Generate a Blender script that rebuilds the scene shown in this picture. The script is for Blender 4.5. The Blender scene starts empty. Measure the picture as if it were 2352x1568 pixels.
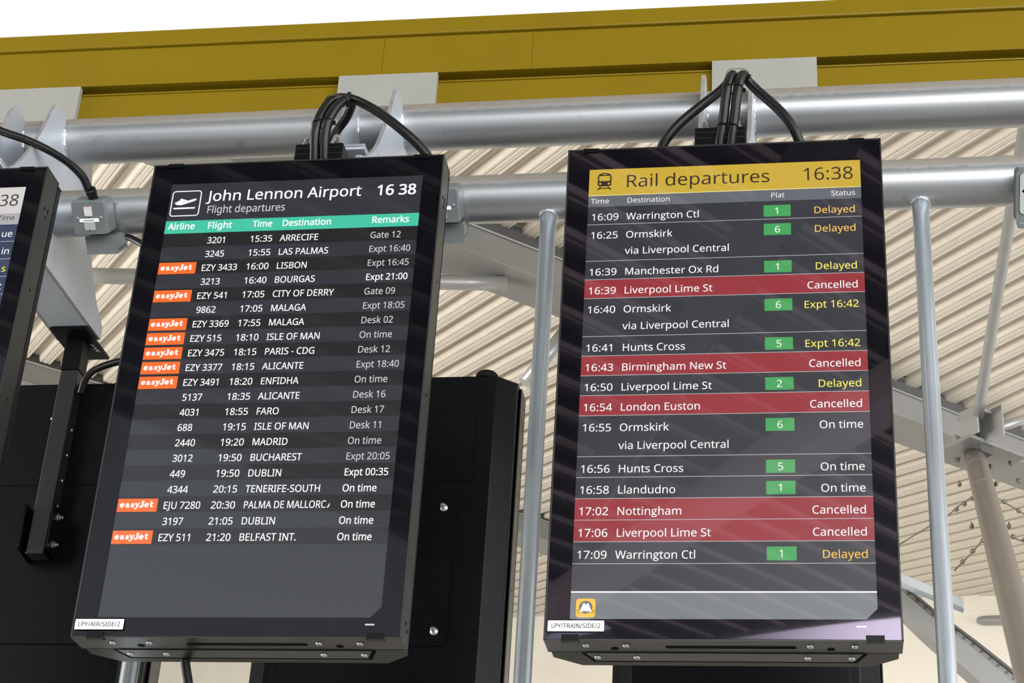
import bpy, bmesh, math, random
from mathutils import Vector, Matrix, Euler

random.seed(7)
S = bpy.context.scene
COL = S.collection

# ------------------------------------------------------------------ camera, world, light, exposure
YAW, PITCH, ROLL, FPX = 10.512, 28.235, -3.731, 4192.7
EYE = Vector((0.0, 0.0, 1.6))


def _camrot():
    cy, sy = math.cos(math.radians(YAW)), math.sin(math.radians(YAW))
    cp, sp = math.cos(math.radians(PITCH)), math.sin(math.radians(PITCH))
    cr, sr = math.cos(math.radians(ROLL)), math.sin(math.radians(ROLL))
    rz = Matrix(((cy, -sy, 0), (sy, cy, 0), (0, 0, 1)))
    rx = Matrix(((1, 0, 0), (0, cp, -sp), (0, sp, cp)))
    ry = Matrix(((cr, 0, sr), (0, 1, 0), (-sr, 0, cr)))
    return rz @ rx @ ry


CR = _camrot()
cam = bpy.data.cameras.new('camera')
cam.sensor_width = 36.0
cam.lens = FPX / 2352.0 * 36.0
cam.clip_start = 0.05
cam.clip_end = 200
cam_o = bpy.data.objects.new('camera', cam)
COL.objects.link(cam_o)
m4 = Matrix.Identity(4)
right, fwd, up = CR.col[0], CR.col[1], CR.col[2]
for i in range(3):
    m4[i][0] = right[i]
    m4[i][1] = up[i]
    m4[i][2] = -fwd[i]
    m4[i][3] = EYE[i]
cam_o.matrix_world = m4
S.camera = cam_o

S.view_settings.view_transform = 'Standard'
S.view_settings.look = 'None'
S.view_settings.gamma = 1.0
S.view_settings.use_curve_mapping = False
S.view_settings.exposure = 0.0
S.cycles.use_denoising = True
S.cycles.denoiser = 'OPENIMAGEDENOISE'
S.cycles.denoising_prefilter = 'ACCURATE'
S.cycles.denoising_input_passes = 'RGB_ALBEDO_NORMAL'

world = bpy.data.worlds.new('daylight')
S.world = world
world.use_nodes = True
wn, wl = world.node_tree.nodes, world.node_tree.links
wn.clear()
w_out = wn.new('ShaderNodeOutputWorld')
w_bg = wn.new('ShaderNodeBackground')
w_tc = wn.new('ShaderNodeTexCoord')
w_sep = wn.new('ShaderNodeSeparateXYZ')
w_ramp = wn.new('ShaderNodeValToRGB')
w_map = wn.new('ShaderNodeMapRange')
wl.new(w_tc.outputs['Generated'], w_sep.inputs[0])
w_map.inputs['From Min'].default_value = -1
w_map.inputs['From Max'].default_value = 1
wl.new(w_sep.outputs['Z'], w_map.inputs['Value'])
wl.new(w_map.outputs[0], w_ramp.inputs[0])
# elevation ramp of an overcast sky: ground haze, bright horizon, softer zenith
els = w_ramp.color_ramp.elements
els[0].position = 0.0
els[0].color = (0.16, 0.14, 0.12, 1)
els[1].position = 1.0
els[1].color = (0.55, 0.62, 0.72, 1)
for pos, c in ((0.44, (0.20, 0.18, 0.16, 1)), (0.49, (0.85, 0.88, 0.90, 1)), (0.56, (1.0, 1.0, 1.0, 1)),
               (0.68, (0.85, 0.92, 1.0, 1))):
    e = els.new(pos)
    e.color = c
# bright patch added to the sky low behind right, for the glass reflection
w_dot = wn.new('ShaderNodeVectorMath')
w_dot.operation = 'DOT_PRODUCT'
wl.new(w_tc.outputs['Generated'], w_dot.inputs[0])
_az, _el = math.radians(36), math.radians(6)
w_dot.inputs[1].default_value = (math.sin(_az) * math.cos(_el), -math.cos(_az) * math.cos(_el), math.sin(_el))
w_glow = wn.new('ShaderNodeMapRange')
w_glow.interpolation_type = 'SMOOTHSTEP'
w_glow.inputs['From Min'].default_value = math.cos(math.radians(40))
w_glow.inputs['From Max'].default_value = math.cos(math.radians(33))
w_glow.inputs['To Min'].default_value = 0.0
w_glow.inputs['To Max'].default_value = 5.0
wl.new(w_dot.outputs['Value'], w_glow.inputs['Value'])
w_add = wn.new('ShaderNodeMix')
w_add.data_type = 'RGBA'
w_add.blend_type = 'ADD'
w_add.clamp_result = False
w_add.inputs['Factor'].default_value = 1.0
wl.new(w_ramp.outputs[0], w_add.inputs['A'])
wl.new(w_glow.outputs[0], w_add.inputs['B'])
wl.new(w_add.outputs['Result'], w_bg.inputs['Color'])
w_bg.inputs['Strength'].default_value = 1.5
wl.new(w_bg.outputs[0], w_out.inputs['Surface'])


def area_light(name, loc, target, size, size_y, power, color):
    d = bpy.data.lights.new(name, 'AREA')
    d.shape = 'RECTANGLE'
    d.size, d.size_y = size, size_y
    d.energy = power
    d.color = color
    o = bpy.data.objects.new(name, d)
    COL.objects.link(o)
    o.location = loc
    o.rotation_euler = (Vector(target) - Vector(loc)).to_track_quat('-Z', 'Y').to_euler()
    return o


# area light added out of view on the left, to brighten the roof deck
area_light('roof_fill_light', (-13, 4, 2.5), (1, 14, 8.5), 8, 4, 2100, (1.0, 0.97, 0.90))


def at(px, py, Y):
    v = CR @ Vector(((px - 1176) / FPX, 1.0, -(py - 784) / FPX))
    return EYE + v * (Y / v.y)


def at_d(px, py, D):
    return EYE + (CR @ Vector(((px - 1176) / FPX, 1.0, -(py - 784) / FPX))) * D


def on_plane(px, py, n, P):
    v = CR @ Vector(((px - 1176) / FPX, 1.0, -(py - 784) / FPX))
    return EYE + v * ((P - EYE).dot(n) / v.dot(n))


# ------------------------------------------------------------------ materials
def lin(c):
    return tuple(((x / 255) / 12.92 if x / 255 <= 0.04045 else ((x / 255 + 0.055) / 1.055) ** 2.4) for x in c)


def base_mat(name):
    m = bpy.data.materials.new(name)
    m.use_nodes = True
    nt = m.node_tree
    return m, nt, nt.nodes['Principled BSDF']


def mat(name, col, rough=0.5, metal=0.0, spec=0.5, var=0.0, scale=20.0, bump=0.0, bscale=200.0, coat=0.0,
        stretch=None, dark=None):
    """Principled paint / metal with noise in colour and surface."""
    m, nt, p = base_mat(name)
    n, l = nt.nodes, nt.links
    p.inputs['Base Color'].default_value = (*col, 1)
    p.inputs['Roughness'].default_value = rough
    p.inputs['Metallic'].default_value = metal
    p.inputs['Specular IOR Level'].default_value = spec
    p.inputs['Coat Weight'].default_value = coat
    tc = n.new('ShaderNodeTexCoord')
    src = tc.outputs['Object']
    if stretch:
        mp = n.new('ShaderNodeMapping')
        mp.inputs['Scale'].default_value = stretch
        l.new(src, mp.inputs[0])
        src = mp.outputs[0]
    if var > 0:
        t = n.new('ShaderNodeTexNoise')
        t.inputs['Scale'].default_value = scale
        t.inputs['Detail'].default_value = 6
        l.new(src, t.inputs['Vector'])
        r = n.new('ShaderNodeMapRange')
        r.inputs['From Min'].default_value = 0.3
        r.inputs['From Max'].default_value = 0.7
        l.new(t.outputs['Fac'], r.inputs['Value'])
        mx = n.new('ShaderNodeMix')
        mx.data_type = 'RGBA'
        d = dark or tuple(c * (1 - var) for c in col)
        mx.inputs['A'].default_value = (*d, 1)
        mx.inputs['B'].default_value = (*[min(1, c * (1 + var * 0.5)) for c in col], 1)
        l.new(r.outputs[0], mx.inputs['Factor'])
        l.new(mx.outputs['Result'], p.inputs['Base Color'])
    if bump > 0:
        t2 = n.new('ShaderNodeTexNoise')
        t2.inputs['Scale'].default_value = bscale
        l.new(src, t2.inputs['Vector'])
        b = n.new('ShaderNodeBump')
        b.inputs['Strength'].default_value = bump
        b.inputs['Distance'].default_value = 0.002
        l.new(t2.outputs['Fac'], b.inputs['Height'])
        l.new(b.outputs[0], p.inputs['Normal'])
    return m


def pipe_mat(name, col, rough, dust):
    """silver painted tube; a rough crust of settled dust lies along its upper side"""
    m, nt, p = base_mat(name)
    n, l = nt.nodes, nt.links
    p.inputs['Metallic'].default_value = 0.75
    g = n.new('ShaderNodeNewGeometry')
    sp = n.new('ShaderNodeSeparateXYZ')
    l.new(g.outputs['Normal'], sp.inputs[0])
    tc = n.new('ShaderNodeTexCoord')
    t = n.new('ShaderNodeTexNoise')
    t.inputs['Scale'].default_value = 38
    t.inputs['Detail'].default_value = 8
    t.inputs['Roughness'].default_value = 0.7
    l.new(tc.outputs['Object'], t.inputs['Vector'])
    add = n.new('ShaderNodeMath')
    add.operation = 'MULTIPLY_ADD'
    l.new(t.outputs['Fac'], add.inputs[0])
    add.inputs[1].default_value = 0.45
    l.new(sp.outputs['Z'], add.inputs[2])
    r = n.new('ShaderNodeMapRange')
    r.inputs['From Min'].default_value = 0.30
    r.inputs['From Max'].default_value = 0.52
    l.new(add.outputs[0], r.inputs['Value'])
    # scuffs
    t2 = n.new('ShaderNodeTexNoise')
    t2.inputs['Scale'].default_value = 9
    t2.inputs['Detail'].default_value = 9
    l.new(tc.outputs['Object'], t2.inputs['Vector'])
    r2 = n.new('ShaderNodeMapRange')
    r2.inputs['From Min'].default_value = 0.66
    r2.inputs['From Max'].default_value = 0.72
    l.new(t2.outputs['Fac'], r2.inputs['Value'])
    m0 = n.new('ShaderNodeMix')
    m0.data_type = 'RGBA'
    m0.inputs['A'].default_value = (*col, 1)
    m0.inputs['B'].default_value = (*[c * 0.72 for c in col], 1)
    l.new(r2.outputs[0], m0.inputs['Factor'])
    m1 = n.new('ShaderNodeMix')
    m1.data_type = 'RGBA'
    l.new(r.outputs[0], m1.inputs['Factor'])
    l.new(m0.outputs['Result'], m1.inputs['A'])
    dm = n.new('ShaderNodeMix')
    dm.data_type = 'RGBA'
    dm.inputs['A'].default_value = (*[c * 0.55 for c in dust], 1)
    dm.inputs['B'].default_value = (*dust, 1)
    l.new(t.outputs['Fac'], dm.inputs['Factor'])
    l.new(dm.outputs['Result'], m1.inputs['B'])
    l.new(m1.outputs['Result'], p.inputs['Base Color'])
    for a, b_, sock in ((0.75, 0.0, 'Metallic'), (rough, 0.9, 'Roughness')):
        q = n.new('ShaderNodeMapRange')
        q.inputs['To Min'].default_value = a
        q.inputs['To Max'].default_value = b_
        l.new(r.outputs[0], q.inputs['Value'])
        l.new(q.outputs[0], p.inputs[sock])
    bp = n.new('ShaderNodeBump')
    bp.inputs['Distance'].default_value = 0.003
    l.new(t.outputs['Fac'], bp.inputs['Height'])
    mm = n.new('ShaderNodeMath')
    mm.operation = 'MULTIPLY'
    mm.inputs[1].default_value = 0.7
    l.new(r.outputs[0], mm.inputs[0])
    l.new(mm.outputs[0], bp.inputs['Strength'])
    l.new(bp.outputs[0], p.inputs['Normal'])
    return m


def lit(name, col, k=1.0, rough=0.31, spec=0.42):
    """pixels of a lit LCD behind an anti-glare surface"""
    m, nt, p = base_mat(name)
    p.inputs['Base Color'].default_value = (0.004, 0.004, 0.005, 1)
    p.inputs['Roughness'].default_value = rough
    p.inputs['Specular IOR Level'].default_value = spec
    p.inputs['Emission Color'].default_value = (*col, 1)
    p.inputs['Emission Strength'].default_value = k
    return m


def glass_mat(name, tint, f0, f1):
    """clear cover glass: sees straight through, mirrors by angle"""
    m = bpy.data.materials.new(name)
    m.use_nodes = True
    n, l = m.node_tree.nodes, m.node_tree.links
    n.clear()
    o = n.new('ShaderNodeOutputMaterial')
    mx = n.new('ShaderNodeMixShader')
    tr = n.new('ShaderNodeBsdfTransparent')
    gl = n.new('ShaderNodeBsdfGlossy')
    gl.inputs['Roughness'].default_value = 0.02
    gl.inputs['Color'].default_value = (*tint, 1)
    lw = n.new('ShaderNodeLayerWeight')
    lw.inputs['Blend'].default_value = 0.35
    r = n.new('ShaderNodeMapRange')
    r.inputs['To Min'].default_value = f0
    r.inputs['To Max'].default_value = f1
    l.new(lw.outputs['Fresnel'], r.inputs['Value'])
    l.new(r.outputs[0], mx.inputs[0])
    l.new(tr.outputs[0], mx.inputs[1])
    l.new(gl.outputs[0], mx.inputs[2])
    l.new(mx.outputs[0], o.inputs['Surface'])
    return m


M = {}
M['black'] = mat('black_powder_coat', (0.0028, 0.0032, 0.0036), 0.32, 0, 0.14, 0.25, 30, 0.05, 900)
M['black_side'] = mat('black_coated_steel', (0.012, 0.013, 0.013), 0.33, 0.0, 0.42, 0.2, 14, 0.04, 900)
M['hole'] = mat('black_opening', (0.001, 0.001, 0.001), 0.9, 0, 0.1)
M['bezel'] = mat('bezel_print', (0.0020, 0.0020, 0.0040), 0.22, 0, 0.10, 0.6, 14)
M['plastic'] = mat('black_conduit_plastic', (0.003, 0.0033, 0.0033), 0.30, 0, 0.28)
M['steel'] = pipe_mat('silver_painted_steel', (0.38, 0.395, 0.41), 0.36, (0.27, 0.245, 0.21))
M['bracket'] = mat('pale_grey_painted_plate', (0.45, 0.49, 0.55), 0.38, 0.3, 0.5, 0.14, 7, 0.03, 120)
M['bracket_edge'] = mat('cut_plate_edge', (0.26, 0.26, 0.26), 0.55, 0.2, 0.5, 0.2, 40)
M['weld'] = mat('weld_bead', (0.78, 0.80, 0.82), 0.22, 0.9, 0.5, 0.3, 160, 0.8, 260)
M['galv'] = mat('galvanised_steel', (0.66, 0.73, 0.80), 0.28, 0.72, 0.5, 0.20, 12, 0.05, 60, stretch=(1, 1, 0.25))
M['bolt'] = mat('zinc_bolt', (0.62, 0.64, 0.64), 0.28, 0.95, 0.5, 0.2, 90)
M['yellow'] = mat('yellow_coated_panel', lin((119, 99, 10)), 0.36, 0.0, 0.3, 0.05, 3)
M['white_panel'] = mat('white_panel', (0.90, 0.86, 0.80), 0.5, 0, 0.4, 0.05, 2.5)
M['pad'] = mat('light_grey_panel', (0.29, 0.29, 0.265), 0.45, 0, 0.4, 0.04, 8)
M['roof'] = mat('cream_roof_deck', (0.66, 0.605, 0.525), 0.45, 0, 0.4, 0.05, 5)
M['beam'] = mat('grey_beam_paint', (0.225, 0.222, 0.215), 0.45, 0, 0.4, 0.06, 5)
M['beam_dark'] = mat('dark_grey_gutter', (0.085, 0.085, 0.082), 0.6, 0, 0.4, 0.1, 5)
M['rear_deck'] = mat('grey_roof_deck', (0.16, 0.15, 0.14), 0.5, 0, 0.4, 0.08, 4)
M['rear_rib'] = mat('pale_lit_rib', (0.62, 0.58, 0.52), 0.5, 0, 0.4, 0.05, 4)  # rib flanges coloured paler to stand for the light they catch
M['wall'] = mat('cream_wall_panel', (0.84, 0.80, 0.71), 0.6, 0, 0.3, 0.04, 2)
M['column'] = mat('stone_grey_column_paint', (0.165, 0.145, 0.125), 0.35, 0, 0.5, 0.05, 8)
M['rod'] = mat('light_grey_tube_paint', (0.32, 0.32, 0.315), 0.32, 0.2, 0.5, 0.05, 8)
M['boxgrey'] = mat('grey_metalclad_box', (0.17, 0.19, 0.195), 0.38, 0.2, 0.5, 0.06, 40, 0.06, 700)
M['boxlight'] = mat('pale_switch_plate', (0.42, 0.44, 0.41), 0.35, 0.1, 0.5)
M['rocker'] = mat('white_switch_rocker', (0.60, 0.59, 0.57), 0.3, 0, 0.5)
M['sticker'] = mat('white_label_tape', (0.90, 0.91, 0.90), 0.45, 0, 0.4)
M['ink'] = mat('dark_label_ink', (0.03, 0.06, 0.07), 0.6, 0, 0.3)
M['ink_red'] = mat('red_print', (0.5, 0.04, 0.03), 0.5)
M['wire'] = mat('thin_steel_wire', (0.16, 0.15, 0.12), 0.5, 0.5, 0.5)
M['floor'] = mat('concourse_floor_tile', (0.30, 0.285, 0.26), 0.35, 0, 0.5, 0.1, 3)
M['dirt'] = mat('gutter_debris', (0.35, 0.28, 0.19), 0.9, 0, 0.2, 0.6, 14)

# ------------------------------------------------------------------ mesh builder


class MB:
    def __init__(self):
        self.v, self.f, self.mi, self.sm = [], [], [], []
        self.mats = []

    def slot(self, m):
        if m not in self.mats:
            self.mats.append(m)
        return self.mats.index(m)

    def add(self, verts, faces, m, smooth=False):
        o = len(self.v)
        k = self.slot(m)
        self.v += [tuple(x) for x in verts]
        for f in faces:
            self.f.append([i + o for i in f])
            self.mi.append(k)
            self.sm.append(smooth)
        return self

    def box(self, a, b, m, R=None, c=None):
        (x0, y0, z0), (x1, y1, z1) = a, b
        vs = [Vector((x, y, z)) for z in (z0, z1) for y in (y0, y1) for x in (x0, x1)]
        if R is not None:
            c = Vector(c or (0, 0, 0))
            vs = [R @ (p - c) + c for p in vs]
        fs = [(0, 2, 3, 1), (4, 5, 7, 6), (0, 1, 5, 4), (2, 6, 7, 3), (0, 4, 6, 2), (1, 3, 7, 5)]
        return self.add(vs, fs, m)

    def prism(self, poly, d, m, cap_m=None):
        """poly: list of 3D points (planar), extruded by vector d"""
        n = len(poly)
        P = [Vector(p) for p in poly]
        d = Vector(d)
        nrm = Vector((0, 0, 0))
        for i in range(n):
            nrm += P[i].cross(P[(i + 1) % n])
        if nrm.dot(d) > 0:
            P = P[::-1]
        vs = P + [p + d for p in P]
        self.add(vs, [tuple(range(n)), tuple(range(2 * n - 1, n - 1, -1))], cap_m or m)
        self.add(vs, [(i, i + n, (i + 1) % n + n, (i + 1) % n)[::-1] for i in range(n)], m)
        return self

    def poly(self, pts, m):
        return self.add(pts, [tuple(range(len(pts)))], m)

    def tube(self, pts, r, m, n=16, cap=True, smooth=True):
        """tube through points; r number or list"""
        P = [Vector(p) for p in pts]
        R = r if isinstance(r, (list, tuple)) else [r] * len(P)
        t0 = (P[1] - P[0]).normalized()
        ref = Vector((0, 0, 1)) if abs(t0.z) < 0.9 else Vector((1, 0, 0))
        x = t0.cross(ref).normalized()
        vs, fs = [], []
        for i, p in enumerate(P):
            t = (P[min(i + 1, len(P) - 1)] - P[max(i - 1, 0)]).normalized()
            x = (x - t * x.dot(t)).normalized()
            y = t.cross(x)
            for k in range(n):
                a = 2 * math.pi * k / n
                vs.append(p + (x * math.cos(a) + y * math.sin(a)) * R[i])
        for i in range(len(P) - 1):
            for k in range(n):
                a, b = i * n + k, i * n + (k + 1) % n
                fs.append((a, b, b + n, a + n))
        self.add(vs, fs, m, smooth)
        if cap:
            self.add(vs[:n], [tuple(range(n))[::-1]], m)
            self.add(vs[-n:], [tuple(range(n))], m)
        return self

    def lathe(self, o, axis, prof, m, n=20, smooth=True, hexa=False):
        """prof: list of (radius, height) along axis"""
        axis = Vector(axis).normalized()
        o = Vector(o)
        pts = [o + axis * h for _, h in prof]
        ref = Vector((0, 0, 1)) if abs(axis.z) < 0.9 else Vector((1, 0, 0))
        x = axis.cross(ref).normalized()
        y = axis.cross(x)
        vs, fs = [], []
        for (r, h), p in zip(prof, pts):
            for k in range(n):
                a = 2 * math.pi * k / n
                vs.append(p + (x * math.cos(a) + y * math.sin(a)) * max(r, 1e-5))
        for i in range(len(prof) - 1):
            for k in range(n):
                a, b = i * n + k, i * n + (k + 1) % n
                fs.append((a, b, b + n, a + n))
        fs2 = [tuple(range(n))[::-1], tuple(range((len(prof) - 1) * n, len(prof) * n))]
        self.add(vs, fs, m, smooth)
        self.add(vs, fs2, m)
        return self

    def build(self, name, parent=None, bevel=0.0, seg=2, loc=None):
        me = bpy.data.meshes.new(name)
        me.from_pydata(self.v, [], self.f)
        for k in self.mats:
            me.materials.append(M[k] if isinstance(k, str) else k)
        me.polygons.foreach_set('material_index', self.mi)
        me.polygons.foreach_set('use_smooth', self.sm)
        bm = bmesh.new()
        bm.from_mesh(me)
        bmesh.ops.remove_doubles(bm, verts=bm.verts, dist=1e-6)
        bm.to_mesh(me)
        bm.free()
        me.update()
        o = bpy.data.objects.new(name, me)
        COL.objects.link(o)
        if parent is not None:
            o.parent = parent
        if loc is not None:
            o.location = loc
        if bevel > 0:
            b = o.modifiers.new('bevel', 'BEVEL')
            b.width = bevel
            b.segments = seg
            b.limit_method = 'ANGLE'
            b.angle_limit = math.radians(40)
        return o


def tag(o, label=None, cat=None, group=None, kind=None):
    if label:
        o['label'] = label
    if cat:
        o['category'] = cat
    if group:
        o['group'] = group
    if kind:
        o['kind'] = kind
    return o


def empty(name, loc, label=None, cat=None, group=None, rz=0.0):
    o = bpy.data.objects.new(name, None)
    COL.objects.link(o)
    o.location = loc
    o.rotation_euler = (0, 0, rz)
    o.empty_display_size = 0.05
    return tag(o, label, cat, group)


def children(o):
    return [c for c in bpy.data.objects if c.parent == o]


def copy_tree(o, parent=None):
    c = o.copy()
    COL.objects.link(c)
    if parent is not None:
        c.parent = parent
    for ch in children(o):
        copy_tree(ch, c)
    return c


def catmull(pts, step=0.0025):
    P = [Vector(p) for p in pts]
    P = [P[0] * 2 - P[1]] + P + [P[-1] * 2 - P[-2]]
    out = []
    for i in range(1, len(P) - 2):
        a, b, c, d = P[i - 1], P[i], P[i + 1], P[i + 2]
        n = max(4, int((c - b).length / step))
        for k in range(n):
            t = k / n
            out.append(0.5 * ((2 * b) + (c - a) * t + (2 * a - 5 * b + 4 * c - d) * t * t + (3 * b - a - 3 * c + d) * t ** 3))
    out.append(P[-2])
    # resample evenly
    L = [0]
    for i in range(1, len(out)):
        L.append(L[-1] + (out[i] - out[i - 1]).length)
    n = int(L[-1] / step)
    res, j = [], 0
    for k in range(n + 1):
        s = L[-1] * k / n
        while j < len(L) - 2 and L[j + 1] < s:
            j += 1
        t = (s - L[j]) / max(1e-9, L[j + 1] - L[j])
        res.append(out[j].lerp(out[j + 1], min(1, max(0, t))))
    return res

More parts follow.
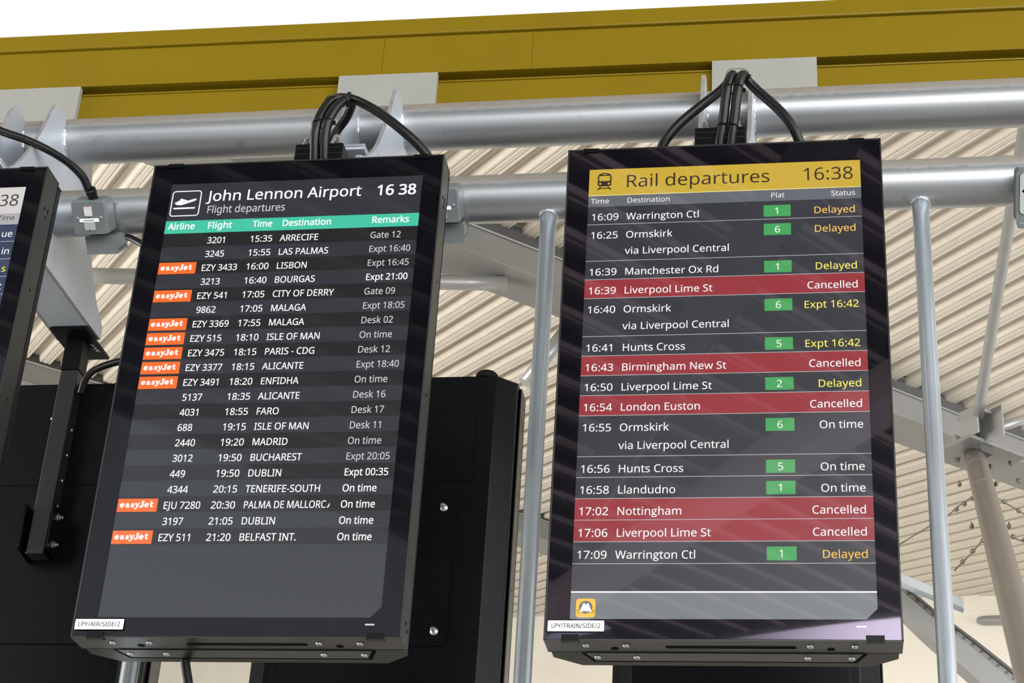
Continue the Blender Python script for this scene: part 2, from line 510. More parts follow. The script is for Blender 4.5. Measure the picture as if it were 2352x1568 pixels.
GLYPHS = r'''
0561;513,351 510,270 500,199 483,137 459,86 427,45 387,15 338,-4 279,-10 208,1 150,33 105,86 73,157 54,246 48,351 54,456 71,545 101,616 145,668 204,700 279,711 351,700 410,668 455,616 487,545 506,456;134,351 138,263 149,191 167,135 195,96 232,72 279,64 327,72 364,95 392,135 411,191 422,263 425,351 422,439 411,510 392,566 364,605 327,629 279,637 232,629 195,605 167,566 149,510 138,439
1561;348,0 264,0 264,489 264,537 266,574 268,610 239,583 207,556 132,495 87,553 276,700 348,700
2561;510,0 47,0 47,72 230,257 320,351 351,392 375,432 388,473 393,519 385,569 359,606 319,629 270,636 222,632 180,619 101,570 55,627 115,670 187,699 227,707 270,710 331,704 382,687 424,660 455,623 475,577 481,524 476,470 459,421 432,373 396,326 302,226 156,82 156,78 510,78
3561;483,536 479,492 466,455 444,424 415,399 380,381 338,369 338,365 412,347 464,312 495,262 505,199 498,142 476,91 440,48 389,17 321,-3 236,-10 134,-1 88,10 44,28 44,109 90,90 139,75 189,66 237,63 318,72 373,100 404,143 415,201 409,241 392,272 363,295 325,312 276,321 219,325 151,325 151,398 220,398 273,402 316,415 350,435 375,461 390,494 395,530 387,576 361,609 320,630 268,637 200,630 144,609 91,578 48,637 90,665 141,688 200,704 267,710 362,698 430,661 470,605
4561;541,159 439,159 439,0 356,0 356,159 21,159 21,232 350,704 439,704 439,236 541,236;356,457 356,503 358,543 359,579 361,612 357,612 337,572 315,535 105,236 356,236
5561;270,429 337,423 394,405 441,375 476,335 498,284 505,224 497,156 474,99 435,52 384,18 319,-3 243,-10 142,0 98,12 62,28 62,110 101,91 148,76 197,67 244,64 293,68 335,80 369,100 395,130 411,168 417,215 406,275 375,320 320,348 241,357 178,352 122,342 78,370 105,700 456,700 456,622 178,622 162,419 207,425
6561;54,299 62,419 74,476 91,530 116,579 148,623 189,659 240,687 301,704 375,710 420,708 461,701 461,627 421,636 376,639 314,634 264,617 223,590 193,555 170,513 155,465 140,356 146,356 183,398 208,415 238,427 272,436 312,438 369,432 418,413 459,383 489,341 508,288 515,225 508,158 487,100 454,53 410,19 356,-3 292,-10 244,-5 199,9 158,32 123,66 94,109 72,162 58,226;291,63 347,73 391,102 420,153 429,225 421,285 396,331 353,361 294,371 251,366 214,351 183,330 160,303 146,273 141,242 150,178 179,121 200,97 226,78 256,67
7561;133,0 421,622 43,622 43,700 513,700 513,633 228,0
8561;279,710 338,705 388,691 430,667 462,634 482,593 489,542 485,503 471,469 450,439 423,413 356,371 434,324 466,296 491,264 506,226 512,181 505,127 483,80 449,42 403,14 347,-4 282,-10 213,-4 154,13 108,40 75,77 55,123 48,178 53,223 68,262 92,295 122,323 193,366 131,410 106,437 87,468 75,503 71,543 77,593 98,634 130,666 173,690 223,705;132,177 141,131 169,93 215,67 280,59 344,67 390,93 418,131 427,180 423,213 409,241 387,265 358,287 280,325 265,330 192,290 166,267 148,241 136,212;278,640 229,634 190,614 164,582 155,539 159,506 172,478 192,456 219,437 283,404 345,436 369,456 388,479 400,506 404,539 395,582 370,614 330,634
9561;510,401 501,282 490,224 473,170 448,121 416,77 375,41 324,13 262,-4 188,-10 143,-7 100,0 100,74 141,64 186,61 249,66 300,83 340,110 371,145 393,187 409,235 423,343 417,343 379,302 355,285 325,273 290,264 250,262 194,268 145,287 104,317 74,359 55,411 49,474 56,542 77,600 110,647 155,681 209,703 273,710 321,705 366,691 406,667 441,633 470,590 492,537 505,474;273,637 217,627 173,597 144,546 134,475 143,414 167,368 209,339 269,329 312,334 350,349 381,370 403,397 418,427 423,458 413,521 385,579 364,603 338,622 308,633
:263;71,53 75,84 88,104 108,115 130,119 154,115 174,104 188,84 192,53 188,23 174,2 154,-10 130,-14 108,-10 88,2 75,23;71,473 75,504 88,525 108,536 130,539 154,536 174,525 188,504 192,473 188,442 174,422 154,410 130,406 108,410 88,422 75,442
/365;355,700 94,0 10,0 271,700
.263;71,53 75,84 88,104 108,115 130,119 154,115 174,104 188,84 192,53 188,23 174,2 154,-10 130,-14 108,-10 88,2 75,23
-316;39,225 39,301 276,301 276,225
A626;534,0 450,217 173,217 89,0 0,0 274,703 353,703 625,0;345,507 335,535 322,578 312,612 301,572 291,535 281,507 202,295 424,295
B637;295,700 410,690 494,661 531,629 553,584 561,526 557,488 546,453 527,424 500,400 467,383 427,372 427,367 469,357 507,341 539,319 564,288 579,249 584,199 577,140 555,91 519,51 471,23 411,6 341,0 95,0 95,700;313,402 389,409 436,431 461,467 470,517 459,566 429,600 376,618 299,625 183,625 183,402;183,328 183,75 325,75 403,84 454,111 481,153 490,206 486,241 474,271 452,295 420,313 376,325 318,328
C620;395,632 342,628 294,613 252,590 218,557 190,517 170,468 157,412 153,350 160,269 180,200 213,144 260,102 320,76 394,68 481,75 562,95 562,19 481,-3 381,-10 283,1 203,34 140,88 96,160 69,248 60,351 65,427 82,496 109,557 147,610 194,652 252,684 319,703 396,710 449,707 500,699 547,686 589,669 554,594 482,621 440,629
D716;656,357 645,249 612,160 559,90 487,40 397,10 290,0 95,0 95,700 311,700 410,690 494,661 563,612 614,546 645,460;563,354 555,439 532,507 494,559 442,596 376,617 298,625 183,625 183,75 278,75 365,83 436,107 492,146 531,200 555,269
E545;486,0 95,0 95,700 486,700 486,623 183,623 183,404 469,404 469,327 183,327 183,77 486,77
F509;183,0 95,0 95,700 486,700 486,623 183,623 183,375 468,375 468,297 183,297
G714;399,370 641,370 641,26 526,-1 395,-10 295,1 212,34 146,87 99,158 69,247 60,350 71,452 103,540 156,612 227,665 316,699 423,710 480,707 534,699 631,669 598,592 514,621 467,629 418,632 340,624 275,598 222,556 183,500 160,431 152,350 159,271 179,202 214,145 264,102 331,76 416,67 494,72 553,83 553,291 399,291
H726;630,0 542,0 542,326 183,326 183,0 95,0 95,700 183,700 183,404 542,404 542,700 630,700
I332;292,0 39,0 39,51 122,70 122,629 39,649 39,700 292,700 292,649 210,629 210,70 292,51
J268;-4,-186 -45,-183 -76,-174 -76,-99 -43,-106 -6,-109 41,-99 61,-86 76,-65 87,-35 90,4 90,700 178,700 178,11 173,-51 156,-100 129,-138 92,-165 48,-181
K607;607,0 503,0 255,334 183,272 183,0 95,0 95,700 183,700 183,355 243,422 304,488 493,700 596,700 319,395
L514;95,0 95,700 183,700 183,78 489,78 489,0
M889;404,0 174,614 170,614 173,564 175,498 176,425 176,0 95,0 95,700 225,700 441,126 445,126 665,700 794,700 794,0 707,0 707,430 708,499 711,562 714,613 710,613 476,0
N745;650,0 547,0 173,581 169,581 172,528 175,462 176,391 176,0 95,0 95,700 197,700 571,121 575,121 572,168 569,236 568,305 568,700 650,700
O766;706,351 701,273 685,203 660,142 624,89 578,47 523,16 458,-3 383,-10 306,-3 240,16 185,48 139,90 104,142 79,204 65,274 60,352 69,453 95,540 140,612 202,666 284,700 384,711 481,700 561,666 624,612 669,541 697,453;153,351 159,269 177,199 209,143 253,101 312,75 383,67 456,75 513,101 557,143 588,199 607,269 613,351 599,469 558,558 514,600 456,625 384,633 312,625 253,600 209,558 177,502 159,433
P593;280,700 399,687 480,646 515,605 536,555 543,494 540,452 529,411 510,374 482,340 445,312 396,291 336,277 264,273 183,273 183,0 95,0 95,700;273,625 183,625 183,348 254,348 315,352 365,362 403,381 430,408 447,444 452,490 441,549 409,591 353,616
Q766;706,351 700,270 683,196 654,132 615,78 564,37 502,8 670,-167 543,-167 408,-9 396,-9 383,-10 306,-3 240,16 185,48 139,90 104,142 79,204 65,274 60,352 69,453 95,540 140,612 202,666 284,700 384,711 481,700 561,666 624,612 669,541 697,453;153,351 159,269 177,199 209,143 253,101 312,75 383,67 456,75 513,101 557,143 588,199 607,269 613,351 599,469 558,558 514,600 456,625 384,633 312,625 253,600 209,558 177,502 159,433
R610;288,700 368,694 432,678 481,650 516,612 536,562 543,501 538,450 523,408 499,374 470,349 403,314 595,0 492,0 323,289 183,289 183,0 95,0 95,700;283,624 183,624 183,364 288,364 362,372 413,398 442,439 452,497 447,538 434,571 411,594 378,611 336,620
S538;492,187 485,129 462,81 425,42 375,14 314,-4 242,-10 167,-6 102,5 50,24 50,108 138,79 191,70 246,67 294,70 333,80 364,97 386,120 400,147 404,179 400,211 389,237 369,260 339,281 239,324 160,359 129,380 104,403 84,429 70,459 62,493 59,531 66,583 87,627 121,662 166,688 220,704 282,710 338,707 388,699 475,671 448,595 369,622 326,630 280,632 240,629 207,620 181,604 163,584 152,559 148,530 152,498 163,472 182,449 211,429 301,389 358,366 405,341 443,312 470,278 487,237
T545;317,0 228,0 228,623 10,623 10,700 534,700 534,623 317,623
U717;627,247 620,178 598,116 561,64 508,24 440,-1 355,-10 275,-2 209,22 156,61 119,114 96,176 88,249 88,700 176,700 176,246 188,170 222,114 279,78 360,67 418,72 463,90 498,117 522,153 536,197 540,247 540,700 627,700
V588;588,700 338,0 250,0 0,700 92,700 250,251 269,196 283,146 294,98 305,146 320,197 338,253 495,700
W912;899,700 713,0 624,0 487,459 475,501 465,542 456,576 452,597 449,576 441,542 431,500 419,456 286,0 197,0 12,700 104,700 213,273 224,228 233,185 240,144 246,106 252,146 261,189 272,233 283,277 407,700 498,700 626,275 639,229 650,184 658,143 665,106 673,157 684,214 699,274 807,700
X575;571,0 471,0 285,304 97,0 4,0 236,365 19,700 117,700 288,425 461,700 554,700 337,367
Y555;277,356 460,700 555,700 322,272 322,0 233,0 233,268 0,700 96,700
Z561;523,0 37,0 37,67 406,622 49,622 49,700 513,700 513,633 144,78 523,78
a550;282,534 366,524 425,492 459,437 471,358 471,0 408,0 391,75 387,75 341,27 315,10 286,-1 211,-10 166,-6 126,7 92,28 67,58 50,98 45,146 61,216 107,267 185,300 297,314 386,317 386,348 379,404 358,439 324,458 277,465 237,462 199,452 129,425 103,489 184,521 232,531;308,254 225,244 172,223 144,189 134,145 141,107 161,80 192,65 230,60 291,69 341,97 374,143 385,210 385,257
b603;170,564 168,501 165,456 170,456 196,487 231,512 276,529 332,534 393,527 446,504 490,466 523,413 542,345 549,263 542,180 522,112 490,59 446,21 393,-2 332,-10 276,-4 231,13 196,37 170,67 163,67 145,0 83,0 83,745 170,745;318,463 268,457 229,442 202,415 183,377 173,327 170,266 170,262 178,176 201,113 247,75 320,62 381,75 425,114 451,177 460,264 451,350 425,413 381,450
c471;294,-10 228,-3 170,19 122,55 85,107 62,175 54,260 62,348 86,418 124,470 174,507 233,528 300,535 377,527 438,507 412,435 357,452 298,460 250,454 211,437 181,409 160,371 147,321 143,261 147,203 160,154 181,115 210,87 247,70 293,65 369,74 429,95 429,19 371,-2
d603;270,-10 209,-2 156,20 113,58 80,111 60,179 54,262 61,345 80,413 113,466 157,505 210,528 271,535 309,533 342,525 395,497 433,458 439,458 436,496 433,535 433,745 520,745 520,0 450,0 437,71 433,71 395,30 342,1 308,-7;283,62 354,73 400,107 426,165 434,245 434,261 426,347 402,411 356,451 282,464 221,450 178,408 152,344 143,260 152,176 178,114 222,75
e553;286,535 349,528 402,506 445,470 477,423 496,365 503,298 503,246 143,246 156,168 189,110 241,75 311,64 400,73 479,100 479,25 400,-1 307,-10 237,-2 175,21 124,58 86,111 62,178 54,259 61,339 83,407 118,462 164,502 221,527;285,465 230,455 188,425 159,378 145,315 413,315 409,357 399,393 382,423 357,446 325,460
f337;325,459 193,459 193,0 107,0 107,459 15,459 15,499 107,528 107,559 112,620 127,669 152,705 185,730 227,745 277,750 335,745 379,732 357,665 321,675 278,679 241,672 214,650 198,613 193,560 193,525 325,525
g603;270,535 319,530 363,516 402,491 434,456 439,456 451,525 520,525 520,-9 513,-77 494,-134 462,-178 417,-210 358,-229 284,-235 180,-227 95,-202 95,-123 136,-140 182,-153 234,-161 289,-164 350,-154 396,-124 425,-77 434,-16 434,5 435,39 437,70 433,70 403,35 365,10 321,-5 271,-10 208,-2 154,22 111,62 68,148 54,262 68,374 111,461 154,502 207,527;281,463 241,457 206,439 179,410 159,371 147,321 143,261 152,175 179,112 223,74 283,61 321,63 352,71 378,84 399,103 415,129 426,160 435,241 435,262 431,326 419,377 398,416 369,442 330,458
h606;170,526 168,488 165,453 171,453 189,478 213,498 270,525 334,534 393,529 441,514 478,489 505,452 521,403 526,342 526,0 441,0 441,336 434,392 413,431 376,455 324,463 271,457 231,441 203,413 184,376 173,329 170,272 170,0 83,0 83,745 170,745
i253;170,525 170,0 83,0 83,525;127,723 146,719 162,709 174,692 177,668 174,644 162,626 146,616 127,613 108,616 91,626 80,644 76,668 80,692 91,709 108,719
j253;22,-235 -22,-232 -54,-224 -54,-154 -24,-161 11,-164 39,-159 63,-147 78,-122 83,-81 83,525 170,525 170,-78 166,-124 154,-163 134,-194 106,-217 69,-231;76,668 80,692 91,709 108,719 127,723 146,719 162,709 174,692 177,668 174,644 162,626 146,616 127,613 108,616 91,626 80,644
k524;169,356 167,315 165,271 169,271 186,293 210,323 231,348 399,525 500,525 287,301 515,0 411,0 228,245 169,193 169,0 83,0 83,745 169,745
l253;170,0 83,0 83,745 170,745
m917;660,535 738,524 793,490 826,430 837,342 837,0 752,0 752,338 745,392 726,431 693,455 645,463 580,452 536,419 511,364 503,290 503,0 418,0 418,338 415,376 406,407 391,432 371,449 344,459 310,463 262,457 226,441 200,414 183,376 173,329 170,273 170,0 83,0 83,525 153,525 166,454 171,454 189,479 211,500 265,526 325,535 381,530 427,514 462,486 486,447 491,447 522,486 563,514 610,530
n606;336,535 419,524 478,490 514,430 526,342 526,0 441,0 441,336 434,392 413,431 376,455 324,463 250,450 203,414 178,354 170,273 170,0 83,0 83,525 153,525 166,454 171,454 190,479 214,500 272,526
o593;540,264 536,202 523,148 502,101 474,62 439,31 397,8 348,-5 295,-10 245,-5 199,8 158,31 123,62 94,101 72,148 58,202 54,264 61,344 83,411 119,464 168,503 228,527 298,535 365,527 424,503 473,464 509,411 532,344;143,264 147,206 159,156 180,116 210,86 249,68 297,62 345,68 384,86 414,116 435,156 447,206 451,264 447,322 434,371 413,410 384,439 345,457 296,463 227,450 179,410 152,347
p603;333,535 394,528 446,505 490,468 523,415 542,347 549,264 542,181 522,113 490,60 447,21 394,-2 332,-10 294,-7 261,1 207,29 170,67 164,67 168,25 170,-20 170,-235 83,-235 83,525 154,525 166,454 170,454 207,495 232,512 260,525 294,533;318,463 270,458 232,443 204,418 185,382 174,337 170,280 170,264 173,204 183,154 202,114 230,85 269,68 320,62 363,68 399,88 425,119 445,160 456,209 460,265 451,346 425,409 381,449
q603;433,-11 434,30 438,71 432,71 406,40 370,14 325,-4 268,-10 208,-2 157,20 113,58 80,111 61,179 54,262 61,345 81,413 114,466 158,504 211,528 271,535 327,529 372,512 407,486 434,454 438,454 451,525 520,525 520,-235 433,-235;284,62 333,67 371,81 399,106 419,142 430,187 434,243 434,261 426,349 401,412 355,451 282,464 221,450 177,408 152,344 143,260 152,177 178,114 222,75
r405;328,535 360,534 390,529 379,450 351,455 323,457 293,454 265,444 239,429 216,408 196,383 182,353 173,319 170,280 170,0 83,0 83,525 154,525 164,429 168,429 208,483 233,504 262,521 294,532
s470;425,145 419,98 400,60 369,30 327,8 276,-5 216,-10 121,-1 51,24 51,102 127,73 172,63 218,60 274,65 313,81 335,106 342,137 339,156 331,173 293,204 213,239 125,278 93,300 70,325 55,357 50,396 64,455 104,499 167,526 247,535 337,526 415,500 385,431 316,455 241,465 194,460 160,448 139,427 132,401 136,381 145,364 188,335 268,301 353,263 384,241 407,215 421,184
t354;259,61 299,64 332,72 332,6 293,-5 244,-10 205,-6 168,4 137,24 112,54 96,96 90,153 90,459 16,459 16,500 91,534 125,646 176,646 176,525 328,525 328,459 176,459 176,155 182,113 200,84 226,67
u606;523,525 523,0 452,0 439,70 435,70 416,45 392,25 334,-1 269,-10 211,-5 163,10 126,36 99,73 83,121 77,181 77,525 165,525 165,187 172,132 193,93 229,70 281,62 334,67 374,84 403,111 422,149 433,196 436,252 436,525
v498;199,0 0,525 92,525 204,216 221,168 236,117 246,76 250,76 261,118 278,169 294,216 406,525 498,525 298,0
w771;423,297 411,338 400,376 392,410 386,436 382,436 377,410 369,375 359,337 347,296 253,1 155,1 11,526 100,526 173,246 187,189 200,134 207,89 211,89 218,119 226,156 236,195 246,230 339,526 433,526 524,230 538,182 551,133 559,90 563,90 570,132 583,187 598,246 672,526 760,526 614,1 513,1
x519;208,269 26,525 125,525 260,327 394,525 491,525 310,269 501,0 403,0 260,210 115,0 18,0
y500;1,525 93,525 207,226 225,175 240,128 251,83 255,83 274,148 300,227 407,525 500,525 274,-73 253,-119 230,-158 202,-191 169,-215 130,-230 82,-235 41,-233 11,-227 11,-159 37,-163 69,-165 97,-162 121,-153 142,-140 159,-121 185,-72 213,-2
z461;423,0 38,0 38,57 321,459 55,459 55,525 416,525 416,461 137,67 423,67
'''
# ------------------------------------------------------------------ lettering (outlines, 700 units cap height)
def _load_glyphs():
    g = {}
    for line in GLYPHS.strip().split('\n'):
        ch = line[0]
        parts = line[1:].split(';')
        loops = []
        for s in parts[1:]:
            if s:
                loops.append([tuple(int(q) for q in p.split(',')) for p in s.split(' ')])
        g[ch] = (int(parts[0]), loops)
    g[' '] = (255, [])
    return g


GL = _load_glyphs()
_gcache = {}


def _ell(cx, cy, rx, ry, n=26, cw=False):
    r = [(cx + rx * math.cos(k / n * math.tau), cy + ry * math.sin(k / n * math.tau)) for k in range(n)]
    return r[::-1] if cw else r


# two-storey g, as the rail board's typeface draws it
G2G = [[_ell(243, 362, 188, 170), _ell(243, 362, 106, 106, cw=True)],
       [[(300, 520), (300, 470), (420, 452), (510, 476), (510, 520)]],
       [[(118, 262), (172, 232), (150, 190), (146, 150), (190, 124), (300, 112), (300, 40), (160, 52), (86, 92), (70, 146), (88, 205)]],
       [_ell(250, -62, 236, 140), _ell(244, -66, 156, 74, cw=True)]]
GL['\u01e7'] = (516, [])


def glyph_mesh(ch, off=0.0):
    """filled outline of one letter as (verts, faces) in cap-700 units; off thickens the strokes"""
    if abs(off) > 0.5:
        key = (ch, off)
        if key not in _gcache:
            vs, fs = glyph_mesh(ch)
            V, Fc = [], []
            for dx, dy in ((-off, -off * .7), (off, -off * .7), (-off, off * .7), (off, off * .7)):
                o = len(V)
                V += [(a + dx, b + dy) for a, b in vs]
                Fc += [[i + o for i in f] for f in fs]
            _gcache[key] = (V, Fc)
        return _gcache[key]
    key = (ch, 0)
    if key in _gcache:
        return _gcache[key]
    if ch == '\u01e7':
        V, Fc = [], []
        for grp in G2G:
            vs, fs = _fill(grp)
            Fc += [[i + len(V) for i in f] for f in fs]
            V += vs
        _gcache[key] = (V, Fc)
        return _gcache[key]
    loops = GL[ch][1]
    if not loops:
        _gcache[key] = ([], [])
        return _gcache[key]
    _gcache[key] = _fill(loops)
    return _gcache[key]


def _fill(loops):
    cu = bpy.data.curves.new('letter', 'CURVE')
    cu.dimensions = '2D'
    cu.fill_mode = 'BOTH'
    for lp in loops:
        s = cu.splines.new('POLY')
        s.points.add(len(lp) - 1)
        for i, (x, y) in enumerate(lp):
            s.points[i].co = (x / 1000.0, y / 1000.0, 0, 1)
        s.use_cyclic_u = True
    o = bpy.data.objects.new('letter', cu)
    COL.objects.link(o)
    bpy.context.view_layer.update()
    dg = bpy.context.evaluated_depsgraph_get()
    me = bpy.data.meshes.new_from_object(o.evaluated_get(dg))
    vs = [(p.co.x * 1000, p.co.y * 1000) for p in me.vertices]
    fs = []
    for p in me.polygons:
        f = list(p.vertices)
        if p.normal.z < 0:
            f = f[::-1]
        fs.append(f)
    bpy.data.objects.remove(o)
    bpy.data.curves.remove(cu)
    bpy.data.meshes.remove(me)
    return vs, fs


def text_w(s):
    return sum(GL[c][0] for c in s)


class Face:
    """helper: draw flat shapes in a display's own (u right, v down) millimetres, into an MB in local metres.
    local x right, y into the display, z up; the origin is the display's bottom centre front."""

    def __init__(self, u0, v0):
        self.u0, self.v0 = u0, v0

    def p(self, u, v, lay):
        return (u / 1000.0 + self.u0, lay, self.v0 - v / 1000.0)

    def rect(self, mb, u0, v0, u1, v1, m, lay):
        mb.poly([self.p(u0, v0, lay), self.p(u0, v1, lay), self.p(u1, v1, lay), self.p(u1, v0, lay)], m)

    def shape(self, mb, pts, m, lay):
        P = [self.p(u, v, lay) for u, v in pts]
        a = sum(pts[i][0] * pts[(i + 1) % len(pts)][1] - pts[(i + 1) % len(pts)][0] * pts[i][1] for i in range(len(pts)))
        if a > 0:
            P = P[::-1]
        mb.poly(P, m)

    def text(self, mb, s, u, v, cap, m, lay, width=None, xs=1.0, align='l', off=0.0, space=0.0):
        """baseline at v, cap height in mm; width fits the run exactly"""
        k = cap / 700.0
        if width:
            xs = width / (text_w(s) * k)
        w = text_w(s) * k * xs
        x = u - (w if align == 'r' else w / 2 if align == 'c' else 0)
        for ch in s:
            vs, fs = glyph_mesh(ch, off)
            if vs:
                mb.add([self.p(x + a * k * xs, v - b * k, lay) for a, b in vs], fs, m)
            x += GL[ch][0] * k * xs

    def stroke(self, mb, pts, r, m, lay, n=10, closed=False):
        """thick rounded line"""
        P = [Vector(q) for q in pts]
        R = r if isinstance(r, (list, tuple)) else [r] * len(P)
        for i, q in enumerate(P):
            self.shape(mb, [(q.x + R[i] * math.cos(2 * math.pi * k / n), q.y + R[i] * math.sin(2 * math.pi * k / n)) for k in range(n)], m, lay + 0.00002 * (i % 2))
        for i in range(len(P) if closed else len(P) - 1):
            a, b = P[i], P[(i + 1) % len(P)]
            d = (b - a)
            if d.length < 1e-6:
                continue
            d.normalize()
            nn = Vector((-d.y, d.x))
            ra, rb = R[i], R[(i + 1) % len(P)]
            self.shape(mb, [tuple(a + nn * ra), tuple(b + nn * rb), tuple(b - nn * rb), tuple(a - nn * ra)], m, lay + 0.00004)


def rrect(u0, v0, u1, v1, r, n=6):
    out = []
    for cx, cy, a0 in ((u1 - r, v0 + r, -90), (u1 - r, v1 - r, 0), (u0 + r, v1 - r, 90), (u0 + r, v0 + r, 180)):
        for k in range(n + 1):
            a = math.radians(a0 + 90 * k / n)
            out.append((cx + r * math.cos(a), cy + r * math.sin(a)))
    return out


# ------------------------------------------------------------------ departure displays
AW, AH = 680.4, 1209.6                       # lit area, mm
ML, MR, MT, MBt = 56.8, 52.6, 59.8, 50.7     # black border, mm
FW, FH = (AW + ML + MR) / 1000, (AH + MT + MBt) / 1000
FD = 0.080                                   # depth of the steel frame

M['glass_plain'] = glass_mat('cover_glass', (1.0, 1.0, 1.0), 0.012, 0.05)
M['glass_film'] = glass_mat('filmed_cover_glass', (0.90, 0.76, 1.0), 0.085, 0.24)


def screen_poly():
    return [(0, 0), (AW, 0), (AW, 1184.5), (655.5, AH), (0, AH)]


def display_body(root, glass, bow, panel_mat, has_front=True):
    """frame, rear cover, border, panel and glass under root (origin bottom centre of the front)"""
    w, h = FW / 2, FH
    # steel frame: four thin walls
    t = 0.0035
    mb = MB()
    mb.box((-w, 0, 0), (-w + t, FD, h), 'black_side').box((w - t, 0, 0), (w, FD, h), 'black_side')
    mb.box((-w, 0, h - t), (w, FD, h), 'black_side').box((-w, 0, 0), (w, FD, t), 'black_side')
    # pressed holes in the right hand cheek and slots
    for x in (w, -w):
        s = 1 if x > 0 else -1
        for (y, z, ly, lz) in ((0.030, h - 0.115, .004, .010), (0.052, h - 0.112, .003, .016), (0.045, h - 0.135, .004, .010),
                               (0.045, h - 0.36, .004, .008), (0.045, h - 0.68, .004, .008), (0.040, 0.05, .004, .012), (0.055, 0.036, .004, .010)):
            mb.box((x - 0.0004 * s, y - ly / 2, z - lz / 2), (x + 0.0006 * s, y + ly / 2, z + lz / 2), 'hole')
    mb.build('frame', root, 0.0012)
    # rear cover, tapering at both sides
    i0, i1 = 0.009, 0.068
    plan = [(-w + i0, FD - 0.004), (-w + i0, FD + 0.040), (-w + i1, FD + 0.095), (w - i1, FD + 0.095), (w - i0, FD + 0.040), (w - i0, FD - 0.004)]
    mb = MB()
    mb.prism([(x, y, 0.001) for x, y in plan], (0, 0, h - 0.002), 'black')
    mb.build('rear_cover', root, 0.002)
    # underside furniture
    mb = MB()
    mb.prism([(u, v, 0.0005) for u, v in rrect(-0.125, 0.038, 0.165, 0.053, 0.006)], (0, 0, -0.001), 'hole')
    mb.build('vent_slot', root)
    mb = MB()
    pts = [(-w + 0.075, FD + 0.004), (w - 0.075, FD + 0.004), (w - 0.098, FD + 0.066), (-w + 0.098, FD + 0.066)]
    mb.prism([(x, y, -0.0002) for x, y in pts], (0, 0, -0.0006), 'hole')
    pts = [(-w + 0.086, FD + 0.002), (w - 0.086, FD + 0.002), (w - 0.106, FD + 0.054), (-w + 0.106, FD + 0.054)]
    mb.prism([(x, y, -0.0009) for x, y in pts], (0, 0, -0.0015), 'black_side')
    mb.build('cover_plate', root, 0.0005)
    for sx in (-1, 1):
        mb = MB()
        mb.prism([(sx * (w - 0.155) + 0.009 * math.cos(a / 12 * math.tau), 0.056 + 0.009 * math.sin(a / 12 * math.tau), 0.0004) for a in range(12)], (0, 0, -0.0009), 'hole')
        mb.build('drain_hole', root)
    for x in (-w + 0.092, -w + 0.182, w - 0.200, w - 0.103):
        for y, dx, z in ((0.036, 0, 0.0), (FD + 0.030, 0.018 if x < 0 else -0.006, -0.0022)):
            screw = MB()
            screw.lathe((x + dx, y, z), (0, 0, -1), [(0.0078, 0), (0.0078, 0.0012), (0.0060, 0.0034), (0.0030, 0.0044), (0.0028, 0.0030), (0, 0.0030)], 'bolt', 14)
            screw.build('screw', root)
    if not has_front:
        return
    u0, v0 = -w + ML / 1000, FH - MT / 1000
    F = Face(u0, v0)
    # printed black border
    g = 3.5
    mb = MB()
    L = 0.0030
    for q in ([(-ML + g, -MT + g), (AW + MR - g, -MT + g), (AW, 0), (0, 0)], [(AW + MR - g, -MT + g), (AW + MR - g, AH + MBt - g), (AW, 1184.5), (AW, 0)],
              [(AW + MR - g, AH + MBt - g), (-ML + g, AH + MBt - g), (0, AH), (655.5, AH)], [(-ML + g, AH + MBt - g), (-ML + g, -MT + g), (0, 0), (0, AH)],
              [(AW, 1184.5), (AW + MR - g, AH + MBt - g), (655.5, AH)]):
        F.shape(mb, q, 'bezel', L)
    mb.build('bezel', root)
    # back plate so the front never shows through
    mb = MB()
    mb.box((-w + t, 0.006, t), (w - t, 0.010, h - t), 'hole')
    F.shape(mb, screen_poly(), panel_mat, 0.0052)
    mb.build('screen_panel', root)
    # cover glass, very slightly bowed by its clips
    nx, nz = 24, 40
    vs, fs = [], []
    for j in range(nz + 1):
        for i in range(nx + 1):
            a, b = i / nx, j / nz
            x, z = -w + 0.004 + (FW - 0.008) * a, 0.004 + (FH - 0.008) * b
            ex = (2 * a - 1)
            ez = (2 * b - 1)
            y = 0.0016 - bow * ((1 - ex * ex) * (1 - 0.25 * ez * ez)) + bow * 0.25 * math.sin(3.1 * b + 2.0 * a)
            vs.append((x, y, z))
    for j in range(nz):
        for i in range(nx):
            k = j * (nx + 1) + i
            fs.append((k, k + 1, k + nx + 2, k + nx + 1))
    mb = MB()
    mb.add(vs, fs, glass, True)
    mb.build('cover_glass', root)
    # four glass clips folded over the edges
    for sx, sz in ((-1, 1), (1, 1), (-1, -1), (1, -1)):
        cx = sx * (w - 0.060)
        mb = MB()
        if sz > 0:
            prof = [(-0.002, h - 0.010), (-0.002, h + 0.0018), (0.016, h + 0.0018), (0.016, h), (-0.0004, h), (-0.0004, h - 0.010)]
        else:
            prof = [(-0.002, 0.013), (-0.002, -0.0018), (0.016, -0.0018), (0.016, 0), (-0.0004, 0), (-0.0004, 0.013)]
        mb.prism([(cx - 0.020, y, z) for y, z in prof], (0.040, 0, 0), 'black')
        mb.build('glass_clip', root, 0.0012)


def asset_label(root, s, u0, v0, u1, v1):
    w = FW / 2
    F = Face(-w + ML / 1000, FH - MT / 1000)
    mb = MB()
    P = [F.p(u, v, 0.0) for u, v in rrect(u0, v0, u1, v1, 2)]
    mb.prism([(x, -0.0036, z) for x, y, z in P], (0, 0.0008, 0), 'sticker')
    F.text(mb, s, u0 + (u1 - u0) * 0.06, v1 - (v1 - v0) * 0.30, (v1 - v0) * 0.42, 'ink', -0.0042, width=(u1 - u0) * 0.88, off=12)
    o = mb.build('asset_label', root)
    o['label'] = 'white sticker with printed asset code'


LY = dict(bar=0.0048, item=0.0045, txt=0.0042, top=0.0039)

